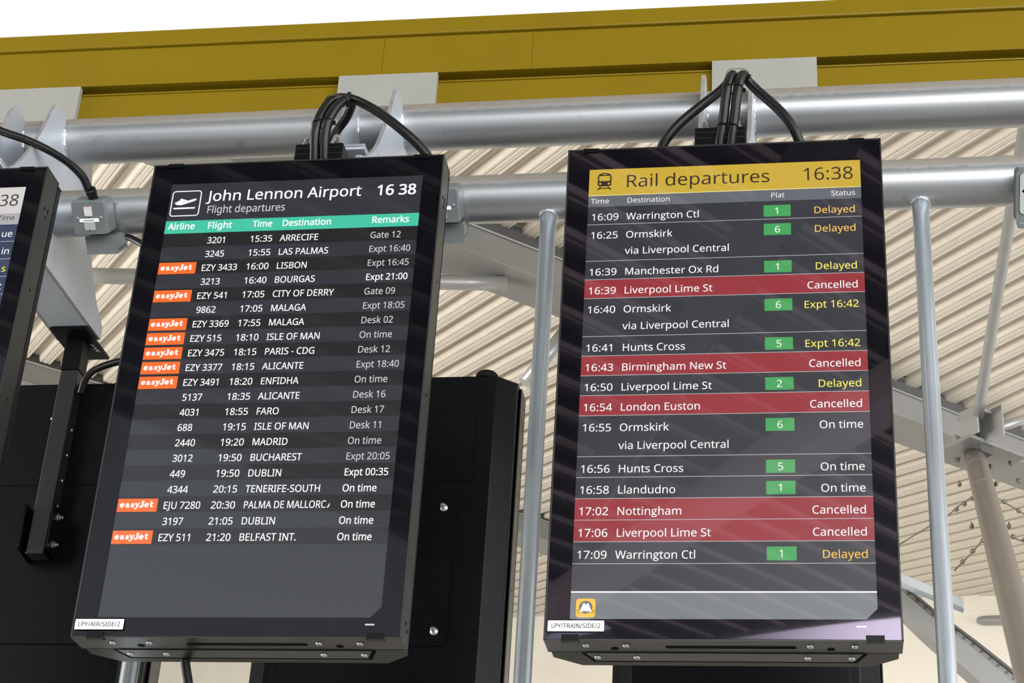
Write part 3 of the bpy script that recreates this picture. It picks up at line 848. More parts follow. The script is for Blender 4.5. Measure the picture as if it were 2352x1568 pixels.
# screen colours (linear light)
M['px_white'] = lit('px_white', (1.0, 1.0, 1.0), 1.0)
M['px_soft'] = lit('px_soft_white', (0.62, 0.62, 0.64), 1.0)
M['px_navy_dark'] = lit('px_black_row', (0.0008, 0.0012, 0.0018))
M['px_navy'] = lit('px_slate_row', (0.018, 0.020, 0.029))
M['px_teal'] = lit('px_teal', (0.045, 0.56, 0.37))
M['px_orange'] = lit('px_orange', (0.98, 0.15, 0.008))
M['px_yellow'] = lit('px_yellow', (0.66, 0.44, 0.035))
M['px_yellow_line'] = lit('px_pale_yellow', (0.95, 0.82, 0.35))
M['px_grey'] = lit('px_grey', (0.13, 0.145, 0.165))
M['px_row'] = lit('px_charcoal_row', (0.026, 0.029, 0.036))
M['px_red'] = lit('px_red_row', (0.33, 0.022, 0.030))
M['px_green'] = lit('px_green', (0.055, 0.40, 0.10))
M['px_green_dim'] = lit('px_green_dim', (0.04, 0.22, 0.07))
M['px_dark'] = lit('px_dark_text', (0.020, 0.012, 0.004))
M['px_amber'] = lit('px_amber', (1.0, 0.60, 0.14))
M['px_lemon'] = lit('px_lemon', (1.0, 0.90, 0.16))
M['px_rule'] = lit('px_rule', (0.50, 0.50, 0.52))
M['px_foot'] = lit('px_footer', (0.19, 0.205, 0.21))
M['px_logo'] = lit('px_logo_yellow', (1.0, 0.60, 0.03))
M['px_blue'] = lit('px_blue_row', (0.026, 0.042, 0.095))
M['px_paper'] = lit('px_pale_header', (0.66, 0.63, 0.61))
M['px_paper_grey'] = lit('px_header_grey', (0.42, 0.42, 0.43))
M['px_paper_ink'] = lit('px_header_ink', (0.02, 0.02, 0.02))


def jet_logo(F, mb, u0, v0, u1, v1):
    """orange tile with a fat, soft serif word"""
    F.rect(mb, u0, v0, u1, v1, 'px_orange', LY['item'])
    s = (v1 - v0) * 0.315                     # x height
    sx = (u1 - u0) * 0.1155
    bx, by = u0 + (u1 - u0) * 0.065, v0 + (v1 - v0) * 0.66
    L = LY['txt']

    def st(x, pts, r):
        F.stroke(mb, [(bx + (x + a) * sx, by - b * s) for a, b in pts], [q * s * 1.16 for q in r], 'px_white', L, 8)
    x = 0
    for ch in 'easyJet':
        if ch == 'e':
            arc = [(.52 + .34 * math.cos(math.radians(a)), .5 + .38 * math.sin(math.radians(a))) for a in range(10, 321, 31)]
            st(x, arc, [.12, .14, .16, .18, .2, .22, .22, .2, .17, .13, .1][:len(arc)])
            st(x, [(.3, .5), (.86, .55)], [.08, .08])
            x += 1.12
        elif ch == 'a':
            st(x, [(.2, .74), (.4, .9), (.62, .82), (.68, .55), (.68, .2), (.92, .08)], [.14, .12, .15, .18, .18, .09])
            st(x, [(.62, .5), (.34, .42), (.22, .24), (.36, .08), (.6, .2)], [.1, .13, .15, .14, .11])
            x += 1.12
        elif ch == 's':
            st(x, [(.74, .72), (.5, .9), (.26, .74), (.36, .55), (.6, .44), (.72, .24), (.48, .08), (.18, .24)], [.11, .11, .15, .16, .17, .15, .11, .12])
            x += .98
        elif ch == 'y':
            st(x, [(.2, .9), (.5, .15)], [.17, .17])
            st(x, [(.86, .9), (.5, .0), (.3, -.32), (.1, -.3)], [.12, .12, .14, .16])
            st(x, [(.0, .93), (.4, .93)], [.08, .08])
            st(x, [(.68, .93), (1.05, .93)], [.07, .07])
            x += 1.06
        elif ch == 'J':
            st(x, [(.62, 1.35), (.60, .3), (.42, .06), (.16, .1), (.08, .24)], [.19, .19, .16, .15, .17])
            st(x, [(.34, 1.38), (.92, 1.38)], [.09, .09])
            x += 1.0
        elif ch == 't':
            st(x, [(.36, 1.28), (.34, .3), (.5, .1), (.74, .2)], [.15, .18, .14, .09])
            st(x, [(.08, .9), (.74, .92)], [.09, .09])
            x += .8


def air_screen(root):
    w = FW / 2
    F = Face(-w + ML / 1000, FH - MT / 1000)
    WH, DK = 'px_white', 'px_navy_dark'
    CX = 0.88
    # banner
    mb = MB()
    F.rect(mb, 0, 0, AW, 115.5, 'px_navy', LY['bar'])
    o = rrect(7, 23.5, 85, 100, 8, 5)
    F.stroke(mb, o, 1.5, WH, LY['txt'], 8, True)

    def ip(zx, zy):
        return ((zx - 365 + (zy - 230) * .115) / 430 * 79 + 6, (zy - 225 + (zx - 365) * 0.035) / 375 * 78 + 23)
    F.shape(mb, [ip(*q) for q in ((392, 400), (412, 390), (440, 410), (520, 385), (475, 345), (488, 332), (515, 338), (600, 362))], WH, LY['txt'])
    F.shape(mb, [ip(*q) for q in ((392, 400), (520, 385), (600, 362), (690, 333), (722, 333), (724, 350), (690, 368), (560, 412), (490, 432), (425, 428))], WH, LY['txt'] - 0.00005)
    F.stroke(mb, [ip(390, 482), ip(696, 470)], 2.4, WH, LY['txt'], 8)
    F.text(mb, 'John Lennon Airport', 105, 57, 31.5, WH, LY['txt'], width=416, off=9)
    F.text(mb, '16 38', 560, 57.5, 31, WH, LY['txt'], width=107, off=20)
    F.text(mb, 'Flight departures', 106.5, 94.5, 22.5, 'px_soft', LY['txt'], width=214, off=6)
    mb.build('banner', root)['label'] = 'slate banner with plane symbol, airport title and clock'
    mb = MB()
    F.rect(mb, 0, 115.5, AW, 154.6, 'px_teal', LY['bar'])
    for s, a, b in (('Airline', 8.5, 82), ('Flight', 115.5, 183), ('Time', 238.5, 292), ('Destination', 317.4, 450.3), ('Remarks', 556, 655.5)):
        F.text(mb, s, a, 142.3, 19, WH, LY['txt'], width=b - a, off=20)
    mb.build('column_heading', root)['label'] = 'teal strip of white column headings'
    rows = [('', '3201', '15:35', 'ARRECIFE', 'Gate 12'), ('', '3245', '15:55', 'LAS PALMAS', 'Expt 16:40'),
            ('e', 'EZY 3433', '16:00', 'LISBON', 'Expt 16:45'), ('', '3213', '16:40', 'BOURGAS', 'Expt 21:00'),
            ('e', 'EZY 541', '17:05', 'CITY OF DERRY', 'Gate 09'), ('', '9862', '17:05', 'MALAGA', 'Expt 18:05'),
            ('e', 'EZY 3369', '17:55', 'MALAGA', 'Desk 02'), ('e', 'EZY 515', '18:10', 'ISLE OF MAN', 'On time'),
            ('e', 'EZY 3475', '18:15', 'PARIS - CDG', 'Desk 12'), ('e', 'EZY 3377', '18:15', 'ALICANTE', 'Expt 18:40'),
            ('e', 'EZY 3491', '18:20', 'ENFIDHA', 'On time'), ('', '5137', '18:35', 'ALICANTE', 'Desk 16'),
            ('', '4031', '18:55', 'FARO', 'Desk 17'), ('', '688', '19:15', 'ISLE OF MAN', 'Desk 11'),
            ('', '2440', '19:20', 'MADRID', 'On time'), ('', '3012', '19:50', 'BUCHAREST', 'Expt 20:05'),
            ('', '449', '19:50', 'DUBLIN', 'Expt 00:35'), ('', '4344', '20:15', 'TENERIFE-SOUTH', 'On time'),
            ('e', 'EJU 7280', '20:30', 'PALMA DE MALLORC', 'On time'), ('', '3197', '21:05', 'DUBLIN', 'On time'),
            ('e', 'EZY 511', '21:20', 'BELFAST INT.', 'On time')]
    p = (1027.0 - 154.6) / 21
    for i, (al, num, tm, dest, rem) in enumerate(rows):
        v = 154.6 + p * i
        mb = MB()
        F.rect(mb, 0, v, AW, v + p, DK if i % 2 == 0 else 'px_navy', LY['bar'])
        b = v + 33.2
        if al:
            jet_logo(F, mb, 1.5, v + 5.5, 102.5, v + 40)
        F.text(mb, num, 121.5 if not al else 117, b, 18.6, WH, LY['txt'], xs=CX, off=9)
        F.text(mb, tm, 236.5, b, 18.6, WH, LY['txt'], width=61.5, off=9)
        if dest.startswith('PALMA'):
            F.text(mb, dest, 317.5, b, 18.6, WH, LY['txt'], width=204, off=9)
            F.shape(mb, [(523.5, b), (527, b), (530.5, b - 6.5), (530.5, b - 13)], WH, LY['txt'])
        else:
            F.text(mb, dest, 317.5, b, 18.6, WH, LY['txt'], xs=CX, off=9)
        heavy = i in (3, 16) or i >= 16
        F.text(mb, rem, 556.5, b, 18.6, WH if heavy else 'px_soft', LY['txt'], xs=CX * 0.98, off=12 if heavy else 6)
        mb.build('departure_row', root)


def rail_screen(root):
    w = FW / 2
    F = Face(-w + ML / 1000, FH - MT / 1000)
    mb = MB()
    F.rect(mb, 0, 0, AW, 78.2, 'px_yellow', LY['bar'])
    F.rect(mb, 0, 78.2, AW, 80.4, 'px_yellow_line', LY['bar'] - 0.0001)
    # train symbol
    D, Y, L = 'px_dark', 'px_yellow', LY['item']
    x0, y0 = 22.0, 11.0
    body = [(x0 + a, y0 + b) for a, b in ((0, 36), (0, 10), (3, 4.5), (10, 1), (17.5, 0), (25, 1), (32, 4.5), (35, 10), (35, 36), (33, 39.5), (30, 41), (5, 41), (2, 39.5))]
    F.shape(mb, body, D, L)
    F.shape(mb, rrect(x0 + 12, y0 + 3.6, x0 + 23, y0 + 6.2, 1), Y, L - 0.0002)
    F.shape(mb, rrect(x0 + 3.5, y0 + 9.5, x0 + 31.5, y0 + 25, 2), Y, L - 0.0002)
    for cx in (6.5, 28.5):
        F.shape(mb, [(x0 + cx + 3.2 * math.cos(a / 14 * math.tau), y0 + 33 + 3.2 * math.sin(a / 14 * math.tau)) for a in range(14)], Y, L - 0.0002)
    F.shape(mb, [(x0 + 6, y0 + 43), (x0 + 11, y0 + 43), (x0 + 4, y0 + 51), (x0 - 2, y0 + 51)], D, L)
    F.shape(mb, [(x0 + 24, y0 + 43), (x0 + 29, y0 + 43), (x0 + 37, y0 + 51), (x0 + 31, y0 + 51)], D, L)
    F.shape(mb, [(x0 + 7, y0 + 45.6), (x0 + 28, y0 + 45.6), (x0 + 30, y0 + 48.4), (x0 + 5, y0 + 48.4)], D, L - 0.0001)
    F.text(mb, 'Rail departures', 92, 56.8, 36.5, 'px_dark', LY['txt'], width=366)
    F.text(mb, '16:38', 664, 55.8, 36.5, 'px_dark', LY['txt'], width=128, align='r')
    mb.build('banner', root)['label'] = 'yellow banner with train symbol, title and clock'
    mb = MB()
    F.rect(mb, 0, 80.4, AW, 113, 'px_grey', LY['bar'])
    for s, a, b in (('Time', 6.5, 54), ('Destination', 98, 207.5), ('Plat', 458, 493), ('Status', 606.5, 666.5)):
        F.text(mb, s, a, 103.8, 14.8, 'px_white', LY['txt'], width=b - a)
    mb.build('column_heading', root)['label'] = 'grey strip of white column headings'
    rows = [('16:09', 'Warrington Ctl', '', '1', 'Delayed', 'px_amber'), ('16:25', 'Ormskirk', 'via Liverpool Central', '6', 'Delayed', 'px_amber'),
            ('16:39', 'Manchester Ox Rd', '', '1', 'Delayed', 'px_lemon'), ('16:39', 'Liverpool Lime St', '', '', 'Cancelled', ''),
            ('16:40', 'Ormskirk', 'via Liverpool Central', '6', 'Expt 16:42', 'px_lemon'), ('16:41', 'Hunts Cross', '', '5', 'Expt 16:42', 'px_lemon'),
            ('16:43', 'Birmingham New St', '', '', 'Cancelled', ''), ('16:50', 'Liverpool Lime St', '', '2', 'Delayed', 'px_lemon'),
            ('16:54', 'London Euston', '', '', 'Cancelled', ''), ('16:55', 'Ormskirk', 'via Liverpool Central', '6', 'On time', 'px_white'),
            ('16:56', 'Hunts Cross', '', '5', 'On time', 'px_white'), ('16:58', 'Llandudno', '', '1', 'On time', 'px_white'),
            ('17:02', 'Nottingham', '', '', 'Cancelled', ''), ('17:06', 'Liverpool Lime St', '', '', 'Cancelled', ''),
            ('17:09', 'Warrington Ctl', '', '1', 'Delayed', 'px_amber')]
    v = 113.0
    ends = [166.9, 273.9, 327.4, 381.0, 487.6, 541.2, 594.8, 648.4, 702.0, 809.0, 862.6, 916.3, 970.2, 1024.0, 1077.7]
    for (tm, d1_, d2_, pl, stt, sc), e in zip(rows, ends):
        mb = MB()
        red = stt == 'Cancelled'
        F.rect(mb, 0, v, AW, e, 'px_red' if red else 'px_row', LY['bar'])
        F.rect(mb, 0, e - 1.6, AW, e, 'px_rule', LY['bar'] - 0.0001)
        b = v + 41.0 if e - v < 60 or True else 0
        F.text(mb, tm, 8.5, b, 19.6, 'px_white', LY['txt'], width=71, off=4)
        F.text(mb, d1_.replace('g', '\u01e7'), 97.5, b, 19.6, 'px_white', LY['txt'], xs=0.985, off=4)
        if d2_:
            F.text(mb, d2_, 97, b + 47, 19.6, 'px_white', LY['txt'], xs=0.985, off=4)
        if pl:
            F.rect(mb, 440.5, b - 28.3, 507, b + 5.0, 'px_green', LY['item'])
            F.text(mb, pl, 473.7, b - 2.0, 18.6, 'px_white', LY['txt'], align='c', off=2)
        F.text(mb, stt, 665.5, b, 19.6, 'px_white' if red else sc, LY['txt'], xs=0.985, align='r', off=4)
        mb.build('departure_row', root)
        v = e
    mb = MB()
    F.shape(mb, [(0, 1077.7), (AW, 1077.7), (AW, 1143.2), (0, 1143.2)], 'px_row', LY['bar'])
    F.rect(mb, 0, 1143.2, AW, 1146.8, 'px_white', LY['bar'] - 0.0001)
    F.shape(mb, [(0, 1146.8), (AW, 1146.8), (AW, 1184.5), (655.5, AH), (0, AH)], 'px_foot', LY['bar'])
    F.shape(mb, rrect(13, 1161, 57, 1205.5, 7), 'px_logo', LY['item'])
    c = (35, 1181.5)
    F.shape(mb, [(c[0] + 15.2 * math.cos(a / 28 * math.tau), c[1] + 15.2 * math.sin(a / 28 * math.tau)) for a in range(28)], 'px_grey', LY['item'] - 0.0002)
    L = LY['txt']
    for pts in ([(24, 1190), (30, 1172), (34, 1172), (36, 1178), (34, 1190), (30.5, 1190), (32, 1181), (29, 1190)],):
        pass
    F.stroke(mb, [(25.5, 1190), (31, 1174.5), (34.5, 1186.5), (39.2, 1174.5), (45, 1190)], 2.9, 'px_white', L, 10)
    F.stroke(mb, [(31.5, 1190), (34.5, 1180)], 2.2, 'px_white', L, 10)
    F.stroke(mb, [(38.2, 1190), (39, 1178)], 2.6, 'px_white', L, 10)
    for s in (-1, 1):
        F.rect(mb, 35 + s * 17.5 - 2.5, 1189, 35 + s * 17.5 + 2.5, 1190.6, 'px_dark', L)
        F.rect(mb, 35 + s * 16.5 - 3.8, 1194.4, 35 + s * 16.5 + 3.8, 1195.4, 'px_dark', L)
    mb.build('footer', root)['label'] = 'pale footer strip with round M emblem on yellow square'


def third_screen(root):
    w = FW / 2
    F = Face(-w + ML / 1000, FH - MT / 1000)
    mb = MB()
    F.rect(mb, 0, 0, AW, 83.5, 'px_paper', LY['bar'])
    F.text(mb, '38', 668.5, 59.5, 36, 'px_paper_ink', LY['txt'], align='r')
    mb.build('banner', root)['label'] = 'off-white banner with dark clock digits'
    mb = MB()
    F.rect(mb, 0, 83.5, AW, 118.5, 'px_paper_grey', LY['bar'])
    F.text(mb, 'Time', 667, 105, 15, 'px_paper_ink', LY['txt'], align='r')
    mb.build('column_heading', root)
    v = 118.5
    for i, (s, m) in enumerate((('ue', 'px_white'), ('in', 'px_white'), ('s', 'px_lemon'), ('t', 'px_white'))):
        mb = MB()
        F.rect(mb, 0, v, AW, v + 54, 'px_blue', LY['bar'])
        F.rect(mb, 0, v + 52.4, AW, v + 54, 'px_rule', LY['bar'] - 0.0001)
        F.text(mb, s, (671, 673, 673, 672)[i], v + 39, 19.6, m, LY['txt'], align='r', off=2)
        mb.build('departure_row', root)
        v += 54
    mb = MB()
    F.shape(mb, [(0, v), (AW, v), (AW, 1184.5), (655.5, AH), (0, AH)], 'px_blue', LY['bar'])
    mb.build('empty_rows', root)


YF = 3.865
ZB = 1.6 + 2.6105 - (AH + MBt) / 1000


def cx_from_u0(x):
    return x - ML / 1000 + FW / 2


air = empty('departure_display', (cx_from_u0(-1.6612), YF - 0.002, ZB),
            'black hanging screen of flight departures under a teal heading strip', 'departure board')
display_body(air, 'glass_plain', 0.0006, 'px_navy')
air_screen(air)
asset_label(air, 'LPY/AIR/SIDE/2', -49, 1217, 70, 1242)
mb = MB()
Fq = Face(-FW / 2 + ML / 1000, FH - MT / 1000)
Fq.rect(mb, 646, 1224.5, 668, 1228.5, 'px_soft', 0.0024)
mb.build('badge', air)

rail = empty('departure_display', (cx_from_u0(-0.5455), YF + 0.003, ZB),
             'black hanging screen of rail departures under a yellow heading strip', 'departure board')
display_body(rail, 'glass_film', 0.0030, 'px_row')
rail_screen(rail)
asset_label(rail, 'LPY/TRAIN/SIDE/2', -48, 1216, 79, 1241)
mb = MB()
Fq.rect(mb, 634, 1224.5, 656, 1228, 'px_soft', 0.0024)
mb.build('badge', rail)

third = empty('departure_display', (-2.023 - FW / 2, YF, 4.282 - FH),
              'black hanging screen with blue rows, cut off by the left edge of the photo', 'departure board')
display_body(third, 'glass_plain', 0.0006, 'px_blue')
third_screen(third)

# ------------------------------------------------------------------ displays facing the other way (we see their backs)
YB = 5.305                                   # their fronts
REAR = [(-2.437, 'left', 'black back of a screen seen behind the square hanger post, upper left'),
        (-1.321, 'mid', 'black back of a screen behind the flight board, round knob on top'),
        (-0.205, 'right', 'black back of a screen seen only below the rail board')]
for cx, key, lab in REAR:
    r = empty('departure_display', (cx, YB, ZB + 0.006), lab, 'departure board', rz=math.pi)
    display_body(r, None, 0, None, has_front=False)
    mb = MB()
    mb.box((-FW / 2 + .0035, 0.002, .0035), (FW / 2 - .0035, 0.006, FH - .0035), 'bezel')
    mb.build('bezel', r)
    yb = FD + 0.095
    h = FH
    mb = MB()      # access panel: shallow plate with a shadow gap
    P = rrect(-0.272, h - 0.368, 0.272, h - 0.122, 0.010)
    mb.prism([(x, yb - 0.0005, z) for x, z in P], (0, 0.0016, 0), 'hole')
    P = rrect(-0.2705, h - 0.3665, 0.2705, h - 0.1235, 0.010)
    mb.prism([(x, yb - 0.0005, z) for x, z in P], (0, 0.0022, 0), 'black')
    mb.build('access_panel', r, 0.0006)
    mb = MB()      # mounting plate
    P = [(-0.225, h - 0.435), (-0.210, h - 0.420), (0.210, h - 0.420), (0.225, h - 0.435), (0.225, h - 0.905), (-0.225, h - 0.905)]
    mb.prism([(x, yb - 0.0005, z) for x, z in P], (0, 0.006, 0), 'black')
    plate = mb.build('mounting_plate', r, 0.0015)
    for sx in (-1, 1):
        for z in (h - 0.460, h - 0.862):
            mb = MB()
            o = (sx * 0.190, yb + 0.0055, z)
            mb.lathe(o, (0, 1, 0), [(0.0125, 0), (0.0125, 0.002), (0.0100, 0.0021), (0.0100, 0.009), (0.0065, 0.0091), (0.0065, 0.026), (0.0052, 0.028)], 'bolt', 12)
            mb.build('bolt', plate)
    mb = MB()      # lower cover
    mb.box((-0.30, yb - 0.0005, 0.03), (0.30, yb + 0.0015, h - 0.96), 'black')
    mb.build('service_cover', r, 0.0008)
    # ribbed gland on top
    mb = MB()
    gx, gy = -0.285, FD + 0.045
    mb.lathe((gx, gy, h - 0.002), (0, 0, 1), [(0.026, 0), (0.026, 0.012), (0.035, 0.0121), (0.035, 0.030), (0.031, 0.037), (0.0, 0.039)], 'plastic', 32, False)
    for k in range(32):
        a = k / 32 * math.tau
        c, s = math.cos(a), math.sin(a)
        mb.tube([(gx + 0.0352 * c, gy + 0.0352 * s, h + 0.011), (gx + 0.0352 * c, gy + 0.0352 * s, h + 0.029)], 0.0016, 'plastic', 6)
    mb.build('cable_gland', r)

# ------------------------------------------------------------------ truss: two tubes, poles
YP = 4.600
KS = 4.600 / 4.35
RP = 0.0740
ZU = 1.6 + 3.1048 * KS
ZL = 1.6 + 2.8440 * KS


def long_pipe(name, z, label):
    mb = MB()
    xs = [-4.6 + 0.1 * i for i in range(70)]
    mb.tube([(x, YP, z) for x in xs], RP, 'steel', 48)
    return tag(mb.build(name, None), label, 'steel tube')


long_pipe('truss_tube', ZU, 'thick silver horizontal tube just below the yellow beam')
long_pipe('truss_tube', ZL, 'thick silver horizontal tube passing behind the boards, poles welded below it')

pole_px = [(455, 545, 'galvanised pole mostly hidden behind the flight board'),
           (1258, 500, 'galvanised pole between the flight and rail boards'),
           (2115, 470, 'galvanised pole to the right of the rail board')]
for px, py, lab in pole_px:
    q = at(px, py, YP - 0.02)
    root = empty('support_pole', (q.x, YP - 0.005, 0.0), lab, 'pole', 'galvanised poles under the lower tube')
    mb = MB()
    mb.tube([(0, 0, 0.02), (0, 0, ZL - RP * 0.72)], 0.0243, 'galv', 28)
    mb.build('shaft', root)
    mb = MB()
    ring = []
    for k in range(37):
        a = k / 36 * math.tau
        x, y = 0.0262 * math.cos(a), 0.0262 * math.sin(a)
        zz = ZL - math.sqrt(max(0, RP ** 2 - (y - 0.005) ** 2)) + 0.001
        ring.append((x, y, zz + 0.0012 * math.sin(k * 2.4)))
    mb.tube(ring, 0.0046, 'weld', 8, cap=False)
    mb.build('weld', root)
    mb = MB()
    mb.box((-.09, -.09, 0), (.09, .09, 0.02), 'galv')
    mb.build('base_plate', root, 0.002)


# ------------------------------------------------------------------ A-shaped plate brackets straddling the tubes
def sc(y, z):
    return (y * KS, 1.6 + (z - 1.6) * KS)


front_edge = [(4.355 - 0.075, 4.735), (4.235, 4.752), (4.205, 4.742), (4.180, 4.700), (4.158, 4.630), (4.116, 4.539), (4.053, 4.432), (3.972, 4.350), (3.90, 4.305)]
zbot = 1.6 + (4.267 - 1.6) * KS - 0.006
half = [sc(*q) for q in front_edge]


def smooth2(pts, n=5):
    P = [Vector((a, b, 0)) for a, b in pts]
    Q = [P[0] * 2 - P[1]] + P + [P[-1] * 2 - P[-2]]
    out = []
    for i in range(1, len(Q) - 2):
        a, b, c, d = Q[i - 1:i + 3]
        for k in range(n):
            t = k / n
            v = 0.5 * ((2 * b) + (c - a) * t + (2 * a - 5 * b + 4 * c - d) * t * t + (3 * b - a - 3 * c + d) * t ** 3)
            out.append((v.x, v.y))
    out.append((P[-1].x, P[-1].y))
    return out


fe = smooth2(half)
rear_edge = [(2 * YP - y, z) for y, z in fe]
brackets = []
BR = [(-2.4155, 'pale grey twin plate bracket with a black post below, beside the left edge'),
      (-1.309, 'pale grey twin plate bracket above the flight board'),
      (-0.225, 'pale grey twin plate bracket seen edge on above the rail board')]
for bx, lab in BR:
    root = empty('tube_bracket', (bx, YP, zbot), lab, 'bracket', 'brackets straddling the tubes')
    for s in (-1, 1):
        # plate outline, minus the bite taken by the upper tube (the plate stops on the tube's flanks)
        poly = [(fe[-1][0], zbot)] + fe[::-1]
        n = 10
        for k in range(n + 1):      # round the underside of the upper tube, front to back
            a = math.radians(180 + 180 * k / n)
            poly.append((YP + RP * math.cos(a), ZU + RP * math.sin(a)))
        poly += rear_edge + [(rear_edge[-1][0], zbot)]
        x = s * 0.0700
        pm = MB()
        pm.prism([(x - 0.006, y - YP, z - zbot) for y, z in poly], (0.012, 0, 0), 'bracket_edge', 'bracket')
        pl = pm.build('side_plate', root)
        # weld beads down the front of the tube
        for q in (-1, 1):
            w = MB()
            pts = []
            for k in range(26):
                a = math.radians(178 + 82 * k / 25)
                rr = RP + 0.0015
                pts.append((x + q * 0.0075 + 0.0008 * random.uniform(-1, 1), rr * math.cos(a), ZU - zbot + rr * math.sin(a)))
            w.tube(pts, [0.0044 * random.uniform(0.7, 1.25) for _ in pts], 'weld', 8)
            w.build('weld', pl)
        ln = MB()
        a, b = sc(4.053 + .02, 4.425)
        c, d = sc(4.16, 4.31)
        ln.tube([(x + 0.0063, a - YP, b - zbot), (x + 0.0063, c - YP, d - zbot)], 0.0009, 'bracket_edge', 6)
        ln.build('seam', pl)
    mb = MB()
    y0, y1 = fe[-1][0] - YP, rear_edge[-1][0] - YP
    mb.box((-0.064, y0 + 0.01, 0.0), (0.064, y1 - 0.004, 0.010), 'bracket')
    mb.build('base_plate', root, 0.001)
    mb = MB()       # cross plate between the cheeks
    zc = at(830, 342, 4.20).z - zbot
    mb.box((-0.064, -0.40, zc), (0.064, -0.27, zc + 0.009), 'bracket')
    mb.box((-0.064, -0.40, zc + 0.011), (0.064, -0.27, zc + 0.019), 'galv')
    mb.build('cross_plate', root, 0.001)


# ------------------------------------------------------------------ black hanger posts
def hanger(name, bx, sgn, lab, detail):
    """square post below a bracket arm: sgn -1 towards us, +1 away"""
    yc = YP + sgn * 0.475
    root = empty(name, (bx, yc, zbot - 0.002), lab, 'hanger post', 'black square hanger posts')
    w = 0.030
    L = 0.775
    mb = MB()
    mb.box((-0.064, -0.10, -0.010), (0.064, 0.12, 0.0), 'black')
    mb.build('top_plate', root, 0.001)
    mb = MB()
    mb.box((-w - .002, -w - .002, -0.125), (w + .002, w + .002, -0.010), 'black')
    mb.build('collar', root, 0.003)
    mb = MB()
    mb.box((-w, -w, -L), (w, w, -0.125), 'black_side')
    mb.build('shaft', root, 0.004)
    if detail:
        mb = MB()
        q = [(0.036 + 0.012 * (i % 2) + 0.001 * i, 0.010 + 0.0075 * i, -0.0108) for i in range(8)]
        mb.tube(q, 0.0009, 'sticker', 6)
        mb.build('chalk_mark', root)
        for s in (-1, 1):
            mb = MB()
            x = s * (w + 0.016)
            P = [(-0.050, -L + 0.012), (-0.056, -L + 0.150), (-0.046, -L + 0.158), (0.044, -L + 0.150), (0.044, -L - 0.004)]
            mb.prism([(x - 0.003, y, z) for y, z in P], (0.006, 0, 0), 'black')
            e = mb.build('ear_plate', root, 0.0015)
            for z in (-L + 0.128, -L + 0.036):
                m2 = MB()
                m2.lathe((x + s * 0.003, -0.012, z), (s, 0, 0), [(0.0125, 0), (0.0125, 0.0018), (0.0098, 0.002), (0.0098, 0.0085), (0.0050, 0.009), (0.0050, 0.017), (0.004, 0.018)], 'bolt', 6 if s > 0 else 12, False)
                m2.build('bolt', e)
        mb = MB()
        mb.box((-w - .012, w + 0.008, -L - .004), (w + .012, w + 0.015, -L + 0.16), 'black')
        mb.build('backing_plate', root, 0.001)
        for z in (-0.33, -0.42, -0.51, -0.60):
            m2 = MB()
            m2.lathe((w, 0.008, z), (1, 0, 0), [(0.006, 0), (0.006, 0.002), (0.003, 0.004)], 'bolt', 10)
            m2.build('rivet', root)
        m2 = MB()
        m2.lathe((-w - 0.001, 0.0, -0.29), (-1, 0, 0), [(0.009, 0), (0.009, 0.006), (0.004, 0.0062), (0.004, 0.014)], 'bolt', 10)
        m2.build('bolt', root)
    return root


hanger('hanger_post', -2.4155 + 0.002, 1, 'black square post with bolted ears in front of the left screen back', True)
for bx, t in ((-1.309, 'behind the flight board'), (-0.225, 'behind the rail board')):
    hanger('hanger_post', bx, 1, 'black square post %s, fixed to the screen back there' % t, False)


def clamp_head(bx, lab):
    """black ribbed channel block on top of the front post, with two studs"""
    yc = YP - 0.545
    root = empty('clamp_head', (bx, yc, zbot - 0.060), lab, 'clamp', 'black clamp heads above the boards')
    mb = MB()
    mb.box((-0.068, -0.035, 0.0), (0.068, 0.11, 0.078), 'black')
    mb.build('block', root, 0.004)
    for z in (0.020, 0.042, 0.060):
        r = MB()
        r.box((-0.066, -0.0365, z), (0.066, -0.034, z + 0.0022), 'black_side')
        r.build('rib', root, 0.0004)
    for s in (-1, 1):
        r = MB()
        r.lathe((s * 0.044, -0.012, 0.077), (0, 0, 1), [(0.016, 0), (0.016, 0.003), (0.0125, 0.0032), (0.0125, 0.014), (0.008, 0.0142), (0.008, 0.030), (0.0065, 0.032)], 'bolt', 14)
        r.build('stud', root)
    # post that carries the board, down behind it
    mb = MB()
    mb.box((-0.03, 0.005, -0.60), (0.03, 0.065, 0.0), 'black_side')
    mb.build('shaft', root, 0.004)
    return root


clamp_head(-1.309 - 0.012, 'black ribbed clamp head with zinc studs above the flight board')
clamp_head(-0.225 + 0.004, 'black ribbed clamp head with zinc studs above the rail board')


# ------------------------------------------------------------------ flexible conduits and ties
def conduit(name, pts, r, lab, grp, smooth_from=None):
    path = catmull(pts, 0.0012)
    n = len(path)
    R = [(r, r, r * 0.86, r * 0.86)[i % 4] for i in range(n)]
    mb = MB()
    mb.tube(path, R, 'plastic', 14)
    tag(mb.build(name), lab, 'cable conduit', grp)
    return path


def P3(px, py, Y):
    return tuple(at(px, py, Y))


